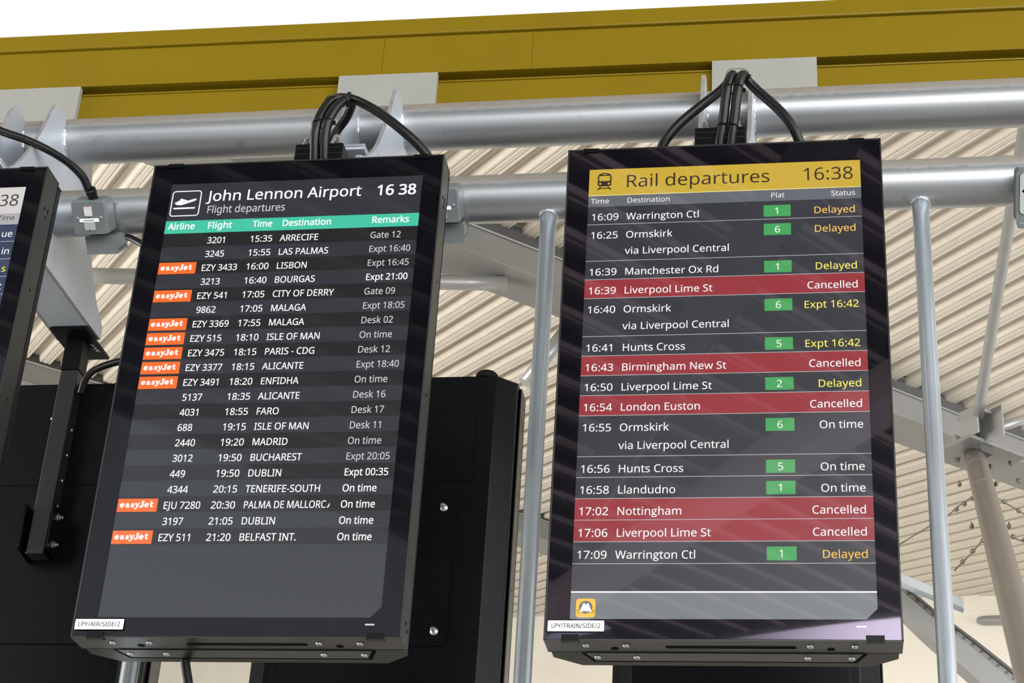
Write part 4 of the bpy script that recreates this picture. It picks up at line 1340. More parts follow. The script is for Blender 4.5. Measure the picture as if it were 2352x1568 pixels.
G1 = 'corrugated conduits above the flight board'
G2 = 'corrugated conduits above the rail board'
ZT = ZB + FH
PC0 = conduit('cable_conduit', [P3(721, 420, 4.02), P3(722, 360, 4.02), P3(724, 310, 4.03), P3(734, 270, 4.06), P3(757, 234, 4.12), P3(788, 224, 4.16),
                          P3(822, 232, 4.16), P3(870, 258, 4.13), P3(920, 296, 4.09), P3(962, 334, 4.07), P3(996, 380, 4.06), P3(1004, 420, 4.06)], 0.0136,
        'black corrugated conduit arching over to the right corner of the flight board', G1)
PC1 = conduit('cable_conduit', [P3(745, 425, 4.02), P3(745, 362, 4.02), P3(747, 312, 4.03), P3(757, 272, 4.05), P3(778, 240, 4.10), P3(800, 227, 4.16),
                          P3(808, 238, 4.24), P3(797, 268, 4.30), P3(778, 295, 4.34), P3(757, 330, 4.36), P3(750, 380, 4.36)], 0.0136,
        'black corrugated conduit doubling back behind the clamp above the flight board', G1)
PC2 = conduit('cable_conduit', [P3(1650, 395, 4.02), P3(1652, 332, 4.02), P3(1661, 280, 4.03), P3(1667, 225, 4.05), P3(1673, 188, 4.08), P3(1682, 172, 4.13),
                          P3(1680, 180, 4.18), P3(1655, 208, 4.17), P3(1610, 243, 4.13), P3(1560, 285, 4.09), P3(1527, 325, 4.07), P3(1512, 365, 4.07)], 0.0136,
        'black corrugated conduit bending left over the rail board', G2)
PC3 = conduit('cable_conduit', [P3(1677, 395, 4.02), P3(1679, 332, 4.02), P3(1686, 280, 4.03), P3(1692, 225, 4.05), P3(1698, 188, 4.08), P3(1706, 172, 4.13),
                          P3(1716, 184, 4.17), P3(1742, 210, 4.16), P3(1785, 248, 4.12), P3(1815, 283, 4.09), P3(1835, 322, 4.07), P3(1845, 365, 4.07)], 0.0136,
        'black corrugated conduit bending right over the rail board', G2)
conduit('cable_conduit', [P3(-70, 268, 4.32), P3(0, 300, 4.33), P3(60, 321, 4.34), P3(115, 347, 4.36), P3(160, 376, 4.40), P3(190, 406, 4.42), P3(204, 436, 4.435), tuple(Vector((-2.1655, 4.522, 4.478)) + Matrix.Rotation(math.radians(45), 3, 'X') @ Vector((0, 0.012, 0.135)))],
            0.0130, 'black corrugated conduit dropping into the grey switch box at upper left', None)
conduit('cable_conduit', [P3(185, 905, 5.05), P3(198, 868, 5.05), P3(225, 846, 5.05), P3(275, 830, 5.04), P3(330, 825, 5.04)], 0.0125,
        'black conduit curving from behind the square post towards the flight board', None)
conduit('cable_conduit', [P3(293, 544, 4.56), P3(310, 551, 4.52), P3(335, 568, 4.46), P3(360, 600, 4.40)], 0.0105,
        'short black cable leaving the lower grey box at upper left', None)
conduit('cable_conduit', [P3(421, 1470, 4.03), P3(427, 1530, 4.03), P3(434, 1580, 4.03), P3(446, 1700, 4.03)], 0.0115,
        'black corrugated conduit hanging below the flight board', None)


def tie(pa, pb, i, lab, grp, head=1, slack=0.0):
    """thin strap pulled round two neighbouring conduits at path index i, with a square head"""
    A = pa[i]
    B = min(pb, key=lambda q: (q - A).length)
    ax = (pa[i + 6] - pa[i - 6]).normalized()
    c = (A + B) / 2
    x = (B - A)
    half = x.length / 2
    x = (x - ax * x.dot(ax)).normalized()
    y = ax.cross(x)
    r = 0.0142
    root = empty('cable_tie', c, lab, 'cable tie', grp)
    ring = []
    for k in range(25):
        a = -math.pi / 2 + math.pi * k / 24
        ring.append(x * (half + (r + slack) * math.cos(a)) + y * (r + slack) * math.sin(a))
    for k in range(25):
        a = math.pi / 2 + math.pi * k / 24
        ring.append(x * (-half + (r + slack) * math.cos(a)) + y * (r + slack) * math.sin(a))
    ring.append(ring[0])
    vs, fs = [], []
    n = len(ring)
    for k in range(n):
        p = ring[k]
        t = (ring[min(k + 1, n - 1)] - ring[max(k - 1, 0)]).normalized()
        o = t.cross(ax).normalized()
        if o.dot(p) < 0:
            o = -o
        for q in (p - ax * .0024, p - ax * .0024 + o * .0014, p + ax * .0024 + o * .0014, p + ax * .0024):
            vs.append(q)
    for k in range(n - 1):
        for j in range(4):
            fs.append((k * 4 + j, k * 4 + (j + 1) % 4, k * 4 + 4 + (j + 1) % 4, k * 4 + 4 + j))
    mb = MB()
    mb.add(vs, fs, 'plastic')
    mb.build('strap', root)
    mb = MB()
    p = x * head * (half + r + 0.003) + y * 0.004
    mb.box((p.x - .0045, p.y - .0045, p.z - .0045), (p.x + .0045, p.y + .0045, p.z + .0045), 'plastic')
    mb.build('head', root, 0.0008)
    return root


def near(path, px, py):
    t = at(px, py, 4.08) - EYE
    t.normalize()
    return max(range(8, len(path) // 2), key=lambda i: (path[i] - EYE).normalized().dot(t))


T1 = 'cable ties above the flight board'
T2 = 'cable ties above the rail board'
tie(PC0, PC1, near(PC0, 729, 284), 'black cable tie, lowest of the three above the flight board', T1)
tie(PC0, PC1, near(PC0, 760, 233), 'black cable tie where the conduits crest above the flight board', T1, 1, 0.0015)
tie(PC0, PC1, near(PC0, 800, 226), 'black cable tie, rightmost of the three above the flight board', T1, 1, 0.002)
tie(PC2, PC3, near(PC2, 1657, 292), 'black cable tie, lowest of the three above the rail board', T2)
tie(PC2, PC3, near(PC2, 1670, 204), 'black cable tie, middle of the three above the rail board', T2)
tie(PC2, PC3, near(PC2, 1681, 172), 'black cable tie at the crest above the rail board', T2, 1, 0.002)


# ------------------------------------------------------------------ grey electrical boxes on the lower tube
# they are clamped to the lower front of the tube, so their faces look 45 degrees down
def tilted(root):
    root.rotation_euler = (math.radians(45), 0, 0)
    return root


def switch_box(xc, label):
    w, h, d = 0.106, 0.104, 0.058
    root = tilted(empty('switch_box', (xc, 4.522, 4.478), label, 'switch box', 'grey switch boxes on the lower tube'))
    mb = MB()
    P = rrect(-w / 2, 0, w / 2, h, 0.010)
    Q = rrect(-w / 2 - .003, -.003, w / 2 + .003, h + .003, 0.012)
    n = len(P)
    vs = [(a, 0, b) for a, b in P] + [(a, 0.012, b) for a, b in Q] + [(a, d + 0.012, b) for a, b in Q]
    fs = [tuple(range(n))[::-1]]
    for k in range(2):
        for i in range(n):
            fs.append((k * n + i, k * n + (i + 1) % n, (k + 1) * n + (i + 1) % n, (k + 1) * n + i))
    fs.append(tuple(range(2 * n, 3 * n)))
    fs = [f[::-1] for f in fs]
    mb.add(vs, fs, 'boxgrey')
    mb.build('body', root, 0.002)
    mb = MB()
    mb.prism([(a, 0.0005, b) for a, b in rrect(-.012, h * .56, .012, h * .86, .003)], (0, -0.004, 0), 'rocker')
    mb.box((-.0105, -.006, h * .565), (.0105, -.003, h * .70), 'rocker')
    mb.box((-.0105, -.0045, h * .850), (.0105, -.0030, h * .862), 'ink_red')
    mb.build('switch', root, 0.0008)
    mb = MB()
    mb.prism([(a, 0.0005, b) for a, b in rrect(-.017, h * .14, .017, h * .38, .004)], (0, -0.003, 0), 'boxlight')
    fuse = mb.build('fuse_holder', root, 0.0008)
    mb = MB()
    mb.lathe((0, -.0024, h * .17), (0, -1, 0), [(.0035, 0), (.0035, .001), (.002, .0018)], 'bolt', 10)
    mb.build('screw', fuse)
    mb = MB()
    mb.box((-.031, -.0028, h * .385), (.031, .0005, h * .490), 'sticker')
    for k in range(9):
        mb.box((-.017 + k * .0038, -.0032, h * .418), (-.0146 + k * .0038, -.0028, h * .455), 'ink')
    mb.build('name_strip', root, 0.0004)
    for s in (-1, 1):
        mb = MB()
        mb.lathe((s * .038, 0.0002, h * .50), (0, -1, 0), [(.0048, 0), (.0048, .0012), (.003, .0022)], 'bolt', 12)
        mb.build('screw', root)
    return root


def lower_box(xr, label):
    w, h, d = 0.101, 0.056, 0.075
    root = tilted(empty('junction_box', (xr - w / 2, 4.599, 4.455), label, 'junction box', 'grey junction boxes hanging under the lower tube'))
    mb = MB()
    mb.prism([(a, 0, b) for a, b in rrect(-w / 2, 0.011, w / 2, h, 0.007)], (0, d, 0), 'boxgrey')
    mb.build('body', root, 0.003)
    mb = MB()
    mb.prism([(a, -0.0015, b) for a, b in rrect(-w / 2 - .0012, 0, w / 2 + .0012, 0.0102, 0.004)], (0, d + .003, 0), 'boxgrey')
    mb.build('lid', root, 0.0012)
    return root


b1 = switch_box(-2.1775, 'grey switch box with white rocker on the lower tube, left of the flight board')
mb = MB()
mb.lathe((0.012, 0.030, 0.100), (0, -0.45, 0.9), [(0.0145, 0), (0.0150, 0.026), (0.0170, 0.027), (0.0170, 0.044), (0.0140, 0.046)], 'plastic', 18, False)
mb.build('cable_gland', b1)
lower_box(-2.111, 'grey junction box under the tube, left of the flight board')
switch_box(at(1049, 437, 4.45).x - 0.053, 'grey switch box peeping out right of the flight board')
lower_box(at(1062, 524, 4.56).x, 'grey junction box peeping out right of the flight board')

# pale box cut by the right edge of the photo
xl = at(2336, 396, 4.45).x
rb = tilted(empty('isolator_box', (xl + 0.088, 4.535, 4.420), 'pale grey box on the lower tube, cut by the right edge of the photo', 'isolator box'))
mb = MB()
mb.prism([(a, 0, b) for a, b in rrect(-.088, 0.0, .088, 0.150, .010)], (0, 0.062, 0), 'boxgrey')
mb.build('body', rb, 0.004)
mb = MB()
mb.prism([(a, -0.004, b) for a, b in rrect(-.080, 0.030, .080, 0.143, .010)], (0, 0.005, 0), 'boxlight')
cv = mb.build('cover', rb, 0.003)
mb = MB()
mb.lathe((-0.072, -.0035, 0.094), (0, -1, 0), [(.0045, 0), (.0045, .0006)], 'hole', 12)
mb.build('screw', cv)
mb = MB()
mb.box((-.086, -.004, -.014), (.088, 0.05, 0.003), 'boxgrey')
mb.build('bracket_foot', rb, 0.002)

# ------------------------------------------------------------------ yellow beam, grey pads and the white wall above
ang = math.atan2(0.037, 3.65)


def ybox(mb, x0, x1, yoff0, yoff1, z0, z1, m):
    """box along the beam: x measured along it from X=-2.912,Y=5.0"""
    d = Vector((math.cos(ang), math.sin(ang), 0))
    nrm = Vector((-math.sin(ang), math.cos(ang), 0))
    o = Vector((-2.912, 5.0, 0))
    pts = []
    for z in (z0, z1):
        for y in (yoff0, yoff1):
            for x in (x0, x1):
                q = o + d * x + nrm * y
                pts.append((q.x, q.y, z))
    mb.add(pts, [(0, 2, 3, 1), (4, 5, 7, 6), (0, 1, 5, 4), (2, 6, 7, 3), (0, 4, 6, 2), (1, 3, 7, 5)], m)


def bx_of(px, py, off=0.0):
    p = at(px, py, 5.015 + off)
    return (p.x + 2.912)


z_top = 5.645
z_grv = at(0, 126.5, 5.0).z
z_bot = 5.413
beam = empty('fascia_beam', (-1.1, 5.1, 5.0), 'long yellow beam running above the tubes', 'fascia beam')


def bpart(mb, name, bev):
    o = mb.build(name, None, bev)
    o.parent = beam
    o.matrix_parent_inverse = Matrix.Translation(beam.location).inverted()
    return o


mb = MB()
ybox(mb, -1.8, 5.2, -0.012, 0.10, z_grv + 0.006, z_top, 'yellow')
ybox(mb, -1.8, 5.2, 0.004, 0.10, z_grv - 0.002, z_grv + 0.008, 'yellow')
bpart(mb, 'upper_trim', 0.005)
joint = bx_of(880, 130)
mb = MB()
ybox(mb, -1.8, joint - 0.0004, 0.0, 0.10, z_bot, z_grv, 'yellow')
bpart(mb, 'fascia_panel', 0.0012)
mb = MB()
ybox(mb, joint + 0.0004, joint + 0.53, 0.0, 0.10, z_bot, z_grv, 'yellow')
bpart(mb, 'fascia_panel', 0.0012)
mb = MB()
ybox(mb, joint + 0.5306, 5.2, 0.0, 0.10, z_bot, z_grv, 'yellow')
bpart(mb, 'fascia_panel', 0.0012)
mb = MB()
ybox(mb, -1.8, 5.2, 0.060, 0.11, z_bot - 0.026, z_bot + 0.01, 'yellow')
ybox(mb, -1.8, 5.2, 0.020, 0.11, z_bot - 0.15, z_bot - 0.030, 'yellow')
ybox(mb, -1.8, 5.2, 0.014, 0.11, z_bot - 0.031, z_bot - 0.024, 'yellow')
bpart(mb, 'lower_panel', 0.003)
for a, b, lab in ((-160, 188, 'light grey pad below the yellow beam, at the left edge of the photo'),
                  (780, 1005, 'light grey pad below the yellow beam, above the flight board'),
                  (1635, 1876, 'light grey pad below the yellow beam, above the rail board')):
    yy = 205 - (a + b) / 2 * 0.042
    mb = MB()
    x0, x1 = bx_of(a, yy + 6), bx_of(b, yy + 6)
    ybox(mb, x0, x1, -0.004, 0.02, z_bot - 0.15, z_bot - 0.001, 'pad')
    tag(mb.build('fixing_pad', None, 0.0015), lab, 'panel', 'grey pads under the yellow beam')

mb = MB()
ybox(mb, -3.5, 6.5, 0.10, 0.16, z_bot - 0.13, 7.9, 'white_panel')
tag(mb.build('wall_upper', None), kind='structure')

# ------------------------------------------------------------------ roof decks, beams, far wall
DD = 12.0
d1 = -(CR @ Vector(((-2668.9 - 1176) / FPX, 1, -(3291.4 - 784) / FPX))).normalized()
d2 = -(CR @ Vector(((-955.6 - 1176) / FPX, 1, -(1978.2 - 784) / FPX))).normalized()
bb = (CR @ Vector(((8845 - 1176) / FPX, 1, -(3540 - 784) / FPX))).normalized()
n1 = bb.cross(d1).normalized()
n2 = bb.cross(d2).normalized()
B0 = at_d(1230, 552, 12.05)


def deck(name, d, n, px_edge, s_lo, s_hi, u_lo, u_hi, pitch=0.200, rise=0.062, flip=1, anchor=None):
    """trapezoidal steel deck: ribs run along d; s measured from the valley beam line through B0"""
    u = n.cross(d).normalized()
    upv = n if n.z > 0 else -n
    A = anchor or B0
    sb = bb.dot(d)
    ub = bb.dot(u)
    e = (on_plane(*px_edge, n, A) - A).dot(u) if px_edge else 0.0
    # one period from the bright edge going to lower u: recess first
    prof = [(0.0, 0.0), (-0.016, 1.0), (-0.050, 1.0), (-0.053, 0.9), (-0.058, 0.9), (-0.061, 1.0), (-0.090, 1.0), (-0.106, 0.0), (-0.122, 0.0),
            (-0.126, 0.10), (-0.132, 0.10), (-0.136, 0.0), (-0.172, 0.0), (-0.176, 0.10), (-0.182, 0.10), (-0.186, 0.0)]
    k = pitch / 0.200
    k0 = math.floor((u_hi - e) / pitch) + 1
    k1 = math.floor((u_lo - e) / pitch)
    vs, fs = [], []
    pts = []
    for q in range(k0, k1 - 1, -1):
        for du, up_ in prof:
            uu = e + q * pitch + du * k
            if u_lo <= uu <= u_hi:
                pts.append((uu, up_ * rise))
    for uu, hh in pts:
        s_b = uu * sb / ub
        for s in (s_lo, s_hi):
            vs.append(A + u * uu + d * (s_b + s) + upv * hh)
    for i in range(len(pts) - 1):
        fs.append((2 * i, 2 * i + 1, 2 * i + 3, 2 * i + 2))
    mb = MB()
    mb.add(vs, fs, 'roof')
    o = mb.build(name, None)
    return tag(o, kind='structure')


deck('ceiling', d1, n1, (1153.7, 398.7), -0.05, 9.5, -14, 9)
deck('ceiling', d2, n2, (1008.6, 805.7), -26, 0.02, -22, 14)

wside = Vector((bb.y, -bb.x, 0)).normalized()      # level, square to the beam, towards us


def valley_beam(name, px, py, D, lab, L0, L1, ref=None):
    """built-up beam: bottom plate, web, lip and a dark gutter member above"""
    o = ref if ref is not None else at_d(px, py, D)
    root = empty(name, o, lab, 'roof beam')

    def bar(nm, w0, w1, z0, z1, m):
        mb = MB()
        P = [wside * w0 + Vector((0, 0, z0)), wside * w1 + Vector((0, 0, z0)), wside * w1 + Vector((0, 0, z1)), wside * w0 + Vector((0, 0, z1))]
        mb.prism([p + bb * L0 for p in P], bb * (L1 - L0), m)
        return mb.build(nm, root, 0.004)
    bar('bottom_plate', -0.36, 0.0, -0.018, 0.0, 'beam')
    bar('web', -0.10, -0.006, 0.0, 0.176, 'beam')
    bar('lip', -0.10, 0.010, 0.176, 0.190, 'rod')
    bar('gutter', -0.30, -0.020, 0.190, 0.315, 'beam_dark')
    bar('gutter_lip', -0.30, -0.012, 0.312, 0.324, 'beam')
    return root


PB = at_d(1235, 631, 11.9)
valley_beam('roof_beam', 0, 0, 0, 'grey beam slanting across behind both boards', -9, 9, PB)
p2a = on_plane(1210, 1222, n2, B0)
valley_beam('roof_beam', 0, 0, 0, 'grey beam further back, glimpsed either side of the flight board', -12, 3.0, EYE + (p2a - EYE) * 0.955)

# ragged foam strip and debris along the gutter
mb = MB()
for k in range(420):
    t = -8 + 16 * k / 420 + random.uniform(-.02, .02)
    c = PB + bb * t + wside * (-0.002 + random.uniform(-.012, .008)) + Vector((0, 0, 0.338 + random.uniform(-.01, .02)))
    r = random.uniform(.008, .022)
    mb.box(c - Vector((r * 1.4, r, r * .6)), c + Vector((r * 1.4, r, r * .6)), 'dirt')
o = mb.build('gutter_debris', None)
tag(o, 'brown debris lying along the gutter of the slanting beam', 'debris', kind='stuff')

# far wall
w1 = on_plane(1210, 1417, n2, B0)
w2 = on_plane(2270, 1369, n2, B0)
wd = Vector((w2.x - w1.x, w2.y - w1.y, 0)).normalized()
wn_ = Vector((-wd.y, wd.x, 0))
if wn_.y < 0:
    wn_ = -wn_
mb = MB()
a, b = w1 - wd * 22, w2 + wd * 7
P = [Vector((a.x, a.y, 0)), Vector((b.x, b.y, 0)), Vector((b.x, b.y, 11.5)), Vector((a.x, a.y, 15))]
mb.prism(P, wn_ * 0.2, 'wall')
tag(mb.build('wall_far', None), kind='structure')
# trim where wall and roof meet
mb = MB()
up2 = n2 if n2.z > 0 else -n2
for q0, q1 in ((w1 - wd * 14, w2 + wd * 7),):
    r0 = on_plane(1210, 1417, n2, B0)
    sl = (w2 - w1).normalized()
    e0, e1 = w1 - sl * 16, w2 + sl * 8
    mb.prism([e0 - wn_ * 0.012 - Vector((0, 0, .16)), e0 - wn_ * 0.012 + Vector((0, 0, .02)), e0 + wn_ * 0.05 + Vector((0, 0, .02)), e0 + wn_ * .05 - Vector((0, 0, .16))], e1 - e0, 'wall')
tag(mb.build('trim_1', None), kind='structure')

# long rounded fitting on the far wall


def wall_hit(px, py):
    v = CR @ Vector(((px - 1176) / FPX, 1.0, -(py - 784) / FPX))
    return EYE + v * ((w1 - EYE).dot(wn_) / v.dot(wn_))


c0, c1 = wall_hit(2246, 1427), wall_hit(2420, 1424)
mb = MB()
ax = (c1 - c0)
path = [c0 + ax * t - wn_ * 0.03 for t in (0, 0.02, 0.05, 0.1, 0.2, 0.5, 0.8, 1.0)]
mb.tube(path, [0.004, 0.03, 0.044, 0.05, 0.052, 0.052, 0.052, 0.052], 'rod', 20)
tag(mb.build('wall_rail', None), 'long rounded grey rail on the cream wall behind the stone grey column', 'wall rail')

# ------------------------------------------------------------------ tree column, struts and node
top = at_d(2243, 1062, 12.3)
ct = at_d(2238, 1046, 12.25)
cbm = at_d(2343, 1446, 8.0)
dirc = (cbm - ct).normalized()
cfoot = ct + dirc * ((0.0 - ct.z) / dirc.z)
col = empty('leaning_column', (cfoot.x, cfoot.y, 0), 'stone grey tubular column leaning up to the slanting beam at right', 'column')


def cpart(mb, name, parent=col, bev=0):
    o = mb.build(name, None, bev)
    o.parent = parent
    base = col
    o.matrix_parent_inverse = Matrix.Translation(base.location).inverted() if parent is col else Matrix.Identity(4)
    return o


mb = MB()
mb.tube([ct + (cfoot - ct) * (k / 30) for k in range(31)], 0.070, 'column', 32)
cpart(mb, 'shaft')
mb = MB()
mb.tube([ct - dirc * 0.05, ct + dirc * 0.015], 0.076, 'rod', 28)
cpart(mb, 'collar')
for f in (0.055, 0.135):
    c = ct + dirc * (f * 9.0)
    mb = MB()
    mb.tube([c - dirc * 0.005, c + dirc * 0.005], 0.0712, 'rod', 28)
    cpart(mb, 'joint_ring')
ex = Vector((1, 0, 0))
for py, f in ((1108, 0), (1204, 0)):
    for px in (2212, 2296) if py == 1108 else (2240, 2326):
        q = at_d(px - 8 if px < 2270 else px - 8, py + 4, 11.35 if py == 1108 else 10.45)
        mb = MB()
        mb.lathe(q, (0.2, -1, 0.3), [(0.003, -.02), (.011, -.013), (.014, 0), (.008, .013), (.002, .02)], 'wire', 8)
        mb.lathe(q + Vector((0, 0, .016)), (0, 0, 1), [(.008, -.012), (.005, 0), (.0015, .012)], 'wire', 8)
        tag(mb.build('wire_clamp', None), 'small dark clamp beside the leaning column, %s' % (('upper left', 'upper right') if py == 1108 else ('lower left', 'lower right'))[0 if px < 2270 else 1], 'clamp', 'dark clamps on the leaning column')

# head node: plates where beam, column and strut meet
node = empty('beam_node', top, 'grey bolted plate node at the head of the leaning column', 'steel node')


def npart(mb, name, bev=0.003):
    o = mb.build(name, None, bev)
    o.parent = node
    o.matrix_parent_inverse = Matrix.Translation(node.location).inverted()
    return o


Rz = Matrix.Rotation(math.atan2(bb.y, bb.x), 3, 'Z')


def nbox(c, hx, hy, hz, m):
    mb = MB()
    c = Vector(c)
    return mb.box(c - Vector((hx, hy, hz)), c + Vector((hx, hy, hz)), m, Rz, c)


npart(nbox(at_d(2243, 1046, 12.3), 0.26, 0.20, 0.012, 'beam'), 'cap_plate')
npart(nbox(at_d(2245, 1030, 12.38), 0.22, 0.015, 0.035, 'rod'), 'stiffener')
npart(nbox(at_d(2251, 1005, 12.2), 0.055, 0.055, 0.13, 'beam_dark'), 'stub')
npart(nbox(at_d(2250, 958, 12.2), 0.11, 0.10, 0.010, 'rod'), 'seat_plate')
npart(nbox(at_d(2226, 970, 12.1), 0.008, 0.08, 0.10, 'rod'), 'gusset')
npart(nbox(at_d(2278, 975, 12.1), 0.008, 0.10, 0.11, 'rod'), 'gusset')
for px, py in ((2199, 1052), (2276, 1068), (2340, 1100), (2322, 1060)):
    mb = MB()
    mb.lathe(at_d(px, py, 12.15), (0, 0, -1), [(.024, 0), (.024, .008), (.016, .009), (.016, .026)], 'wire', 6, False)
    npart(mb, 'bolt', 0)


def strut(pts, r, lab, m='rod'):
    mb = MB()
    mb.tube(pts, r, m, 24)
    return tag(mb.build('roof_strut', None), lab, 'strut')


sa, sb_ = at_d(2246, 958, 12.1), at_d(2331, 430, 10.6)
strut([sa + (sb_ - sa) * (k / 10) for k in range(0, 15)], 0.036, 'thin grey strut rising from the column head past the right edge')
sa, sb_ = at_d(2290, 985, 12.2), at_d(2400, 945, 12.6)
strut([sa, sb_], 0.032, 'short grey strut leaving the column head to the right')
sa, sb_ = at_d(150, 632, 10.9), at_d(1160, 651, 11.9)
strut([sa + (sb_ - sa) * (k / 10) for k in range(0, 11)], 0.049, 'level grey strut passing behind the flight board to the slanting beam')
sa, sb_ = at_d(1206, 880, 12.4), at_d(1312, 744, 12.6)
strut([sa, sb_], 0.05, 'pale strut just left of the rail board, partly behind a pole')

# bird wires
WL = [([(2243, 1138), (2226, 1146), (2200, 1163), (2182, 1180), (2145, 1202), (2095, 1232), (2060, 1254)], 11.2, 'thin bird wire running left from the leaning column, upper of two'),
      ([(2270, 1228), (2255, 1243), (2225, 1277), (2192, 1310)], 10.3, 'thin bird wire running left from the leaning column, lower of two'),
      ([(2290, 1142), (2310, 1155), (2352, 1180), (2400, 1210)], 11.2, 'thin bird wire running right from the leaning column, upper of two'),
      ([(2315, 1228), (2335, 1238), (2352, 1243), (2400, 1256)], 10.3, 'thin bird wire running right from the leaning column, lower of two')]
for pts, D, lab in WL:
    root = empty('bird_wire', at_d(*pts[0], D), lab, 'wire', 'bird wires on the leaning column')
    mb = MB()
    P = [at_d(px, py, D + 0.06 * i) - root.location for i, (px, py) in enumerate(pts)]
    mb.tube(P, 0.0045, 'wire', 8)
    mb.build('cable', root)
    for i in range(3):
        q = P[0].lerp(P[min(3, len(P) - 1)], 0.15 + 0.3 * i)
        mb = MB()
        mb.lathe(q, (P[1] - P[0]), [(.002, -.02), (.014, -.008), (.014, .008), (.002, .02)], 'wire', 8)
        mb.build('fitting', root)

# ------------------------------------------------------------------ arched beam at lower right
YA = 9.0
up_px = [(1985, 1265), (2030, 1305), (2070, 1342), (2110, 1374), (2148, 1406), (2200, 1444), (2240, 1474), (2280, 1506), (2320, 1538), (2352, 1566), (2400, 1612), (2480, 1700)]
lo_px = [(1940, 1290), (1990, 1335), (2040, 1378), (2072, 1402), (2110, 1440), (2150, 1476), (2190, 1512), (2225, 1543), (2256, 1572), (2290, 1606), (2335, 1655), (2400, 1740)]
arch = empty('arched_beam', at(2400, 1700, YA), 'grey arched box beam with bolted top strip at lower right', 'arched beam')


def apart(mb, name, bev=0.0):
    o = mb.build(name, None, bev)
    o.parent = arch
    o.matrix_parent_inverse = Matrix.Translation(arch.location).inverted()
    return o


def ribbon(mb, ua, la, y0, y1, m):
    vs = []
    for (a, b) in zip(ua, la):
        A, B_ = Vector(a), Vector(b)
        for y, q in ((y0, A), (y1, A), (y1, B_), (y0, B_)):
            vs.append((q.x, q.y + y, q.z))
    fs = []
    for i in range(len(ua) - 1):
        for j in range(4):
            fs.append((i * 4 + j, i * 4 + (j + 1) % 4, i * 4 + 4 + (j + 1) % 4, i * 4 + 4 + j))
    fs.append((0, 3, 2, 1))
    k = (len(ua) - 1) * 4
    fs.append((k, k + 1, k + 2, k + 3))
    mb.add(vs, fs, m)


UA = [at(*q, YA) for q in up_px]
LA = [at(*q, YA) for q in lo_px]
mb = MB()
ribbon(mb, [u + (l - u) * 0.22 for u, l in zip(UA, LA)], LA, 0, 0.16, 'beam')
apart(mb, 'box_section', 0.004)
mb = MB()
ribbon(mb, [u + (l - u) * 0.03 for u, l in zip(UA, LA)], [u + (l - u) * 0.20 for u, l in zip(UA, LA)], 0.012, 0.15, 'rod')
apart(mb, 'bolting_strip', 0.001)
mb = MB()
ribbon(mb, [u + (u - l) * 0.06 for u, l in zip(UA, LA)], [u + (l - u) * 0.02 for u, l in zip(UA, LA)], -0.01, 0.16, 'beam_dark')
apart(mb, 'cover_strip', 0.001)
for i in range(2, len(UA) - 1):
    for f in (0.0, 0.5):
        q = UA[i].lerp(UA[i + 1], f) + (LA[i].lerp(LA[i + 1], f) - UA[i].lerp(UA[i + 1], f)) * 0.11
        mb = MB()
        mb.lathe(q + Vector((0, 0.013, 0)), (0, -1, 0), [(.007, 0), (.007, .006), (.003, .007)], 'wire', 8)
        apart(mb, 'bolt')
# galvanised channel crossing above the arch
ca, cb = at(2040, 1304, 8.8), at(2213, 1374, 8.8)
chn = MB()
dn = Vector((0, 0, -0.052))
chn.prism([ca, ca + dn, ca + dn + Vector((0, .07, 0)), ca + Vector((0, .07, 0))], cb - ca, 'galv')
tag(chn.build('steel_channel', None, 0.003), 'bright galvanised channel ending just right of the second pole, above the arched beam', 'channel')

# ------------------------------------------------------------------ the concourse behind the viewer: deck, beams, floor
# (it shows as reflections in the boards' cover glass)
def mirror_hit(px, py, z):
    """point of the rear ceiling that the rail board mirrors at this place"""
    v = CR @ Vector(((px - 1176) / FPX, 1.0, -(py - 784) / FPX))
    P = EYE + v * (3.868 / v.y)
    v = Vector((v.x, -v.y, v.z))
    return P + v * ((z - P.z) / v.z)


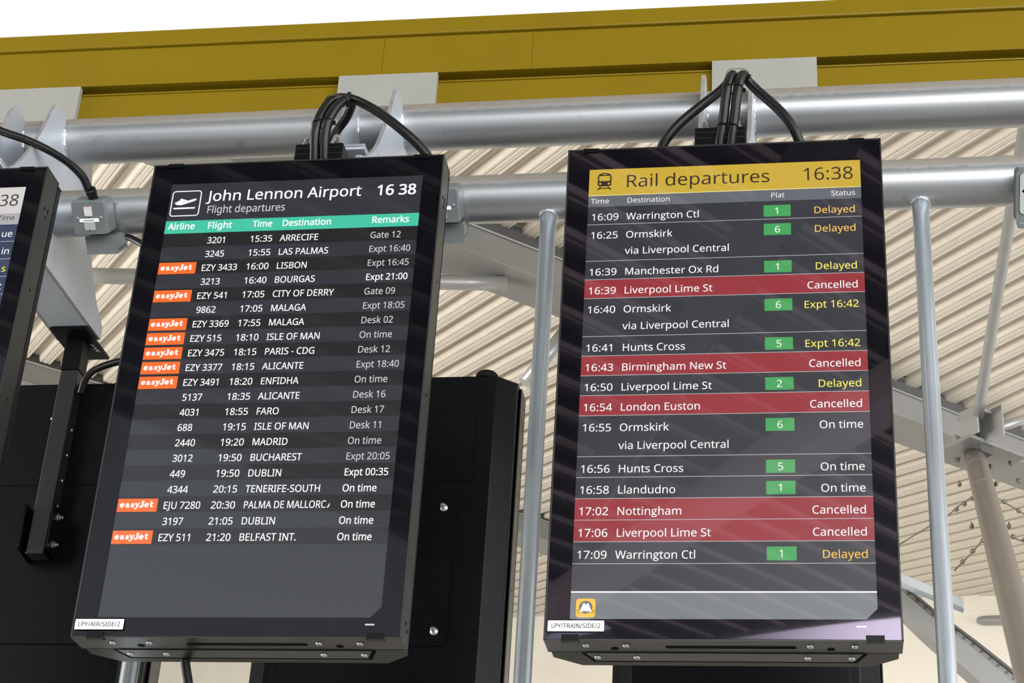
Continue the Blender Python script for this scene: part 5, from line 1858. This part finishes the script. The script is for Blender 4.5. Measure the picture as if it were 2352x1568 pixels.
mb = MB()
ZR = 6.75
q0, q1 = mirror_hit(1425, 1313, ZR), mirror_hit(1550, 1357, ZR)
dirr = Vector((q1.x - q0.x, q1.y - q0.y, 0)).normalized()
ur = Vector((-dirr.y, dirr.x, 0))
o0 = Vector((0, -1.0, ZR))
pitch = 0.34
prof = ((0, 0, 'rear_rib'), (.060, 0, 'rear_deck'), (.075, .075, 'rear_deck'), (.185, .075, 'rear_deck'), (.195, .070, 'rear_rib'), (.215, .070, 'rear_deck'), (.225, .075, 'rear_deck'), (.325, .075, 'rear_deck'))
rows = [(k * pitch + du, h, m) for k in range(-32, 32) for du, h, m in prof]
for i in range(len(rows) - 1):
    a, b = rows[i], rows[i + 1]
    vs = []
    for uu, h in ((a[0], a[1]), (b[0], b[1])):
        for s in (-12, 12):
            q = o0 + ur * uu + dirr * s
            vs.append((q.x, q.y, q.z + h))
    mb.add(vs, [(0, 1, 3, 2)], a[2])
rear = mb.build('ceiling', None)
e0, e1 = mirror_hit(1690, 1470, ZR), mirror_hit(2062, 1425, ZR)
ev = Vector((e1.x - e0.x, e1.y - e0.y, 0)).normalized()
en = Vector((ev.y, -ev.x, 0))
if en.y > 0:
    en = -en
bm = bmesh.new()
bm.from_mesh(rear.data)
for co, no in (((0, 4.2, 0), (0, 1, 0)), (tuple(e0), tuple(en)), ((0, -9.0, 0), (0, -1, 0)), ((-2.4, -6, 0), (-0.84, -0.54, 0)), ((-6.5, 0, 0), (-1, 0, 0)), ((4.0, 0, 0), (1, 0, 0))):
    bmesh.ops.bisect_plane(bm, geom=bm.verts[:] + bm.edges[:] + bm.faces[:], plane_co=co, plane_no=no, clear_outer=True)
bm.to_mesh(rear.data)
bm.free()
tag(rear, kind='structure')


def rear_bar(pa, pb, w, h, m, name, ext=0.0):
    d = (pb - pa).normalized()
    pa, pb = pa - d * ext, pb + d * ext
    sd = d.cross(Vector((0, 0, 1))).normalized() * w / 2
    mb = MB()
    mb.prism([pa - sd, pa + sd, pa + sd + Vector((0, 0, h)), pa - sd + Vector((0, 0, h))], pb - pa, m)
    return tag(mb.build(name, None), kind='structure')


rear_bar(e0, e1, 0.12, 0.25, 'rear_deck', 'trim_2', 4.0)
rear_bar(mirror_hit(1300, 1370, 6.5), mirror_hit(2040, 985, 6.5), 0.30, 0.24, 'rear_rib', 'trim_3', 1.2)
rear_bar(mirror_hit(1880, 450, 6.4), mirror_hit(1400, 1060, 6.4), 0.15, 0.34, 'beam_dark', 'trim_4', 1.0)
rear_bar(mirror_hit(1904, 450, 6.4), mirror_hit(1424, 1060, 6.4), 0.03, 0.34, 'rear_rib', 'trim_5', 1.0)

mb = MB()
mb.box((-16, -12, -0.1), (12, 32, 0.0), 'floor')
tag(mb.build('floor', None), kind='structure')
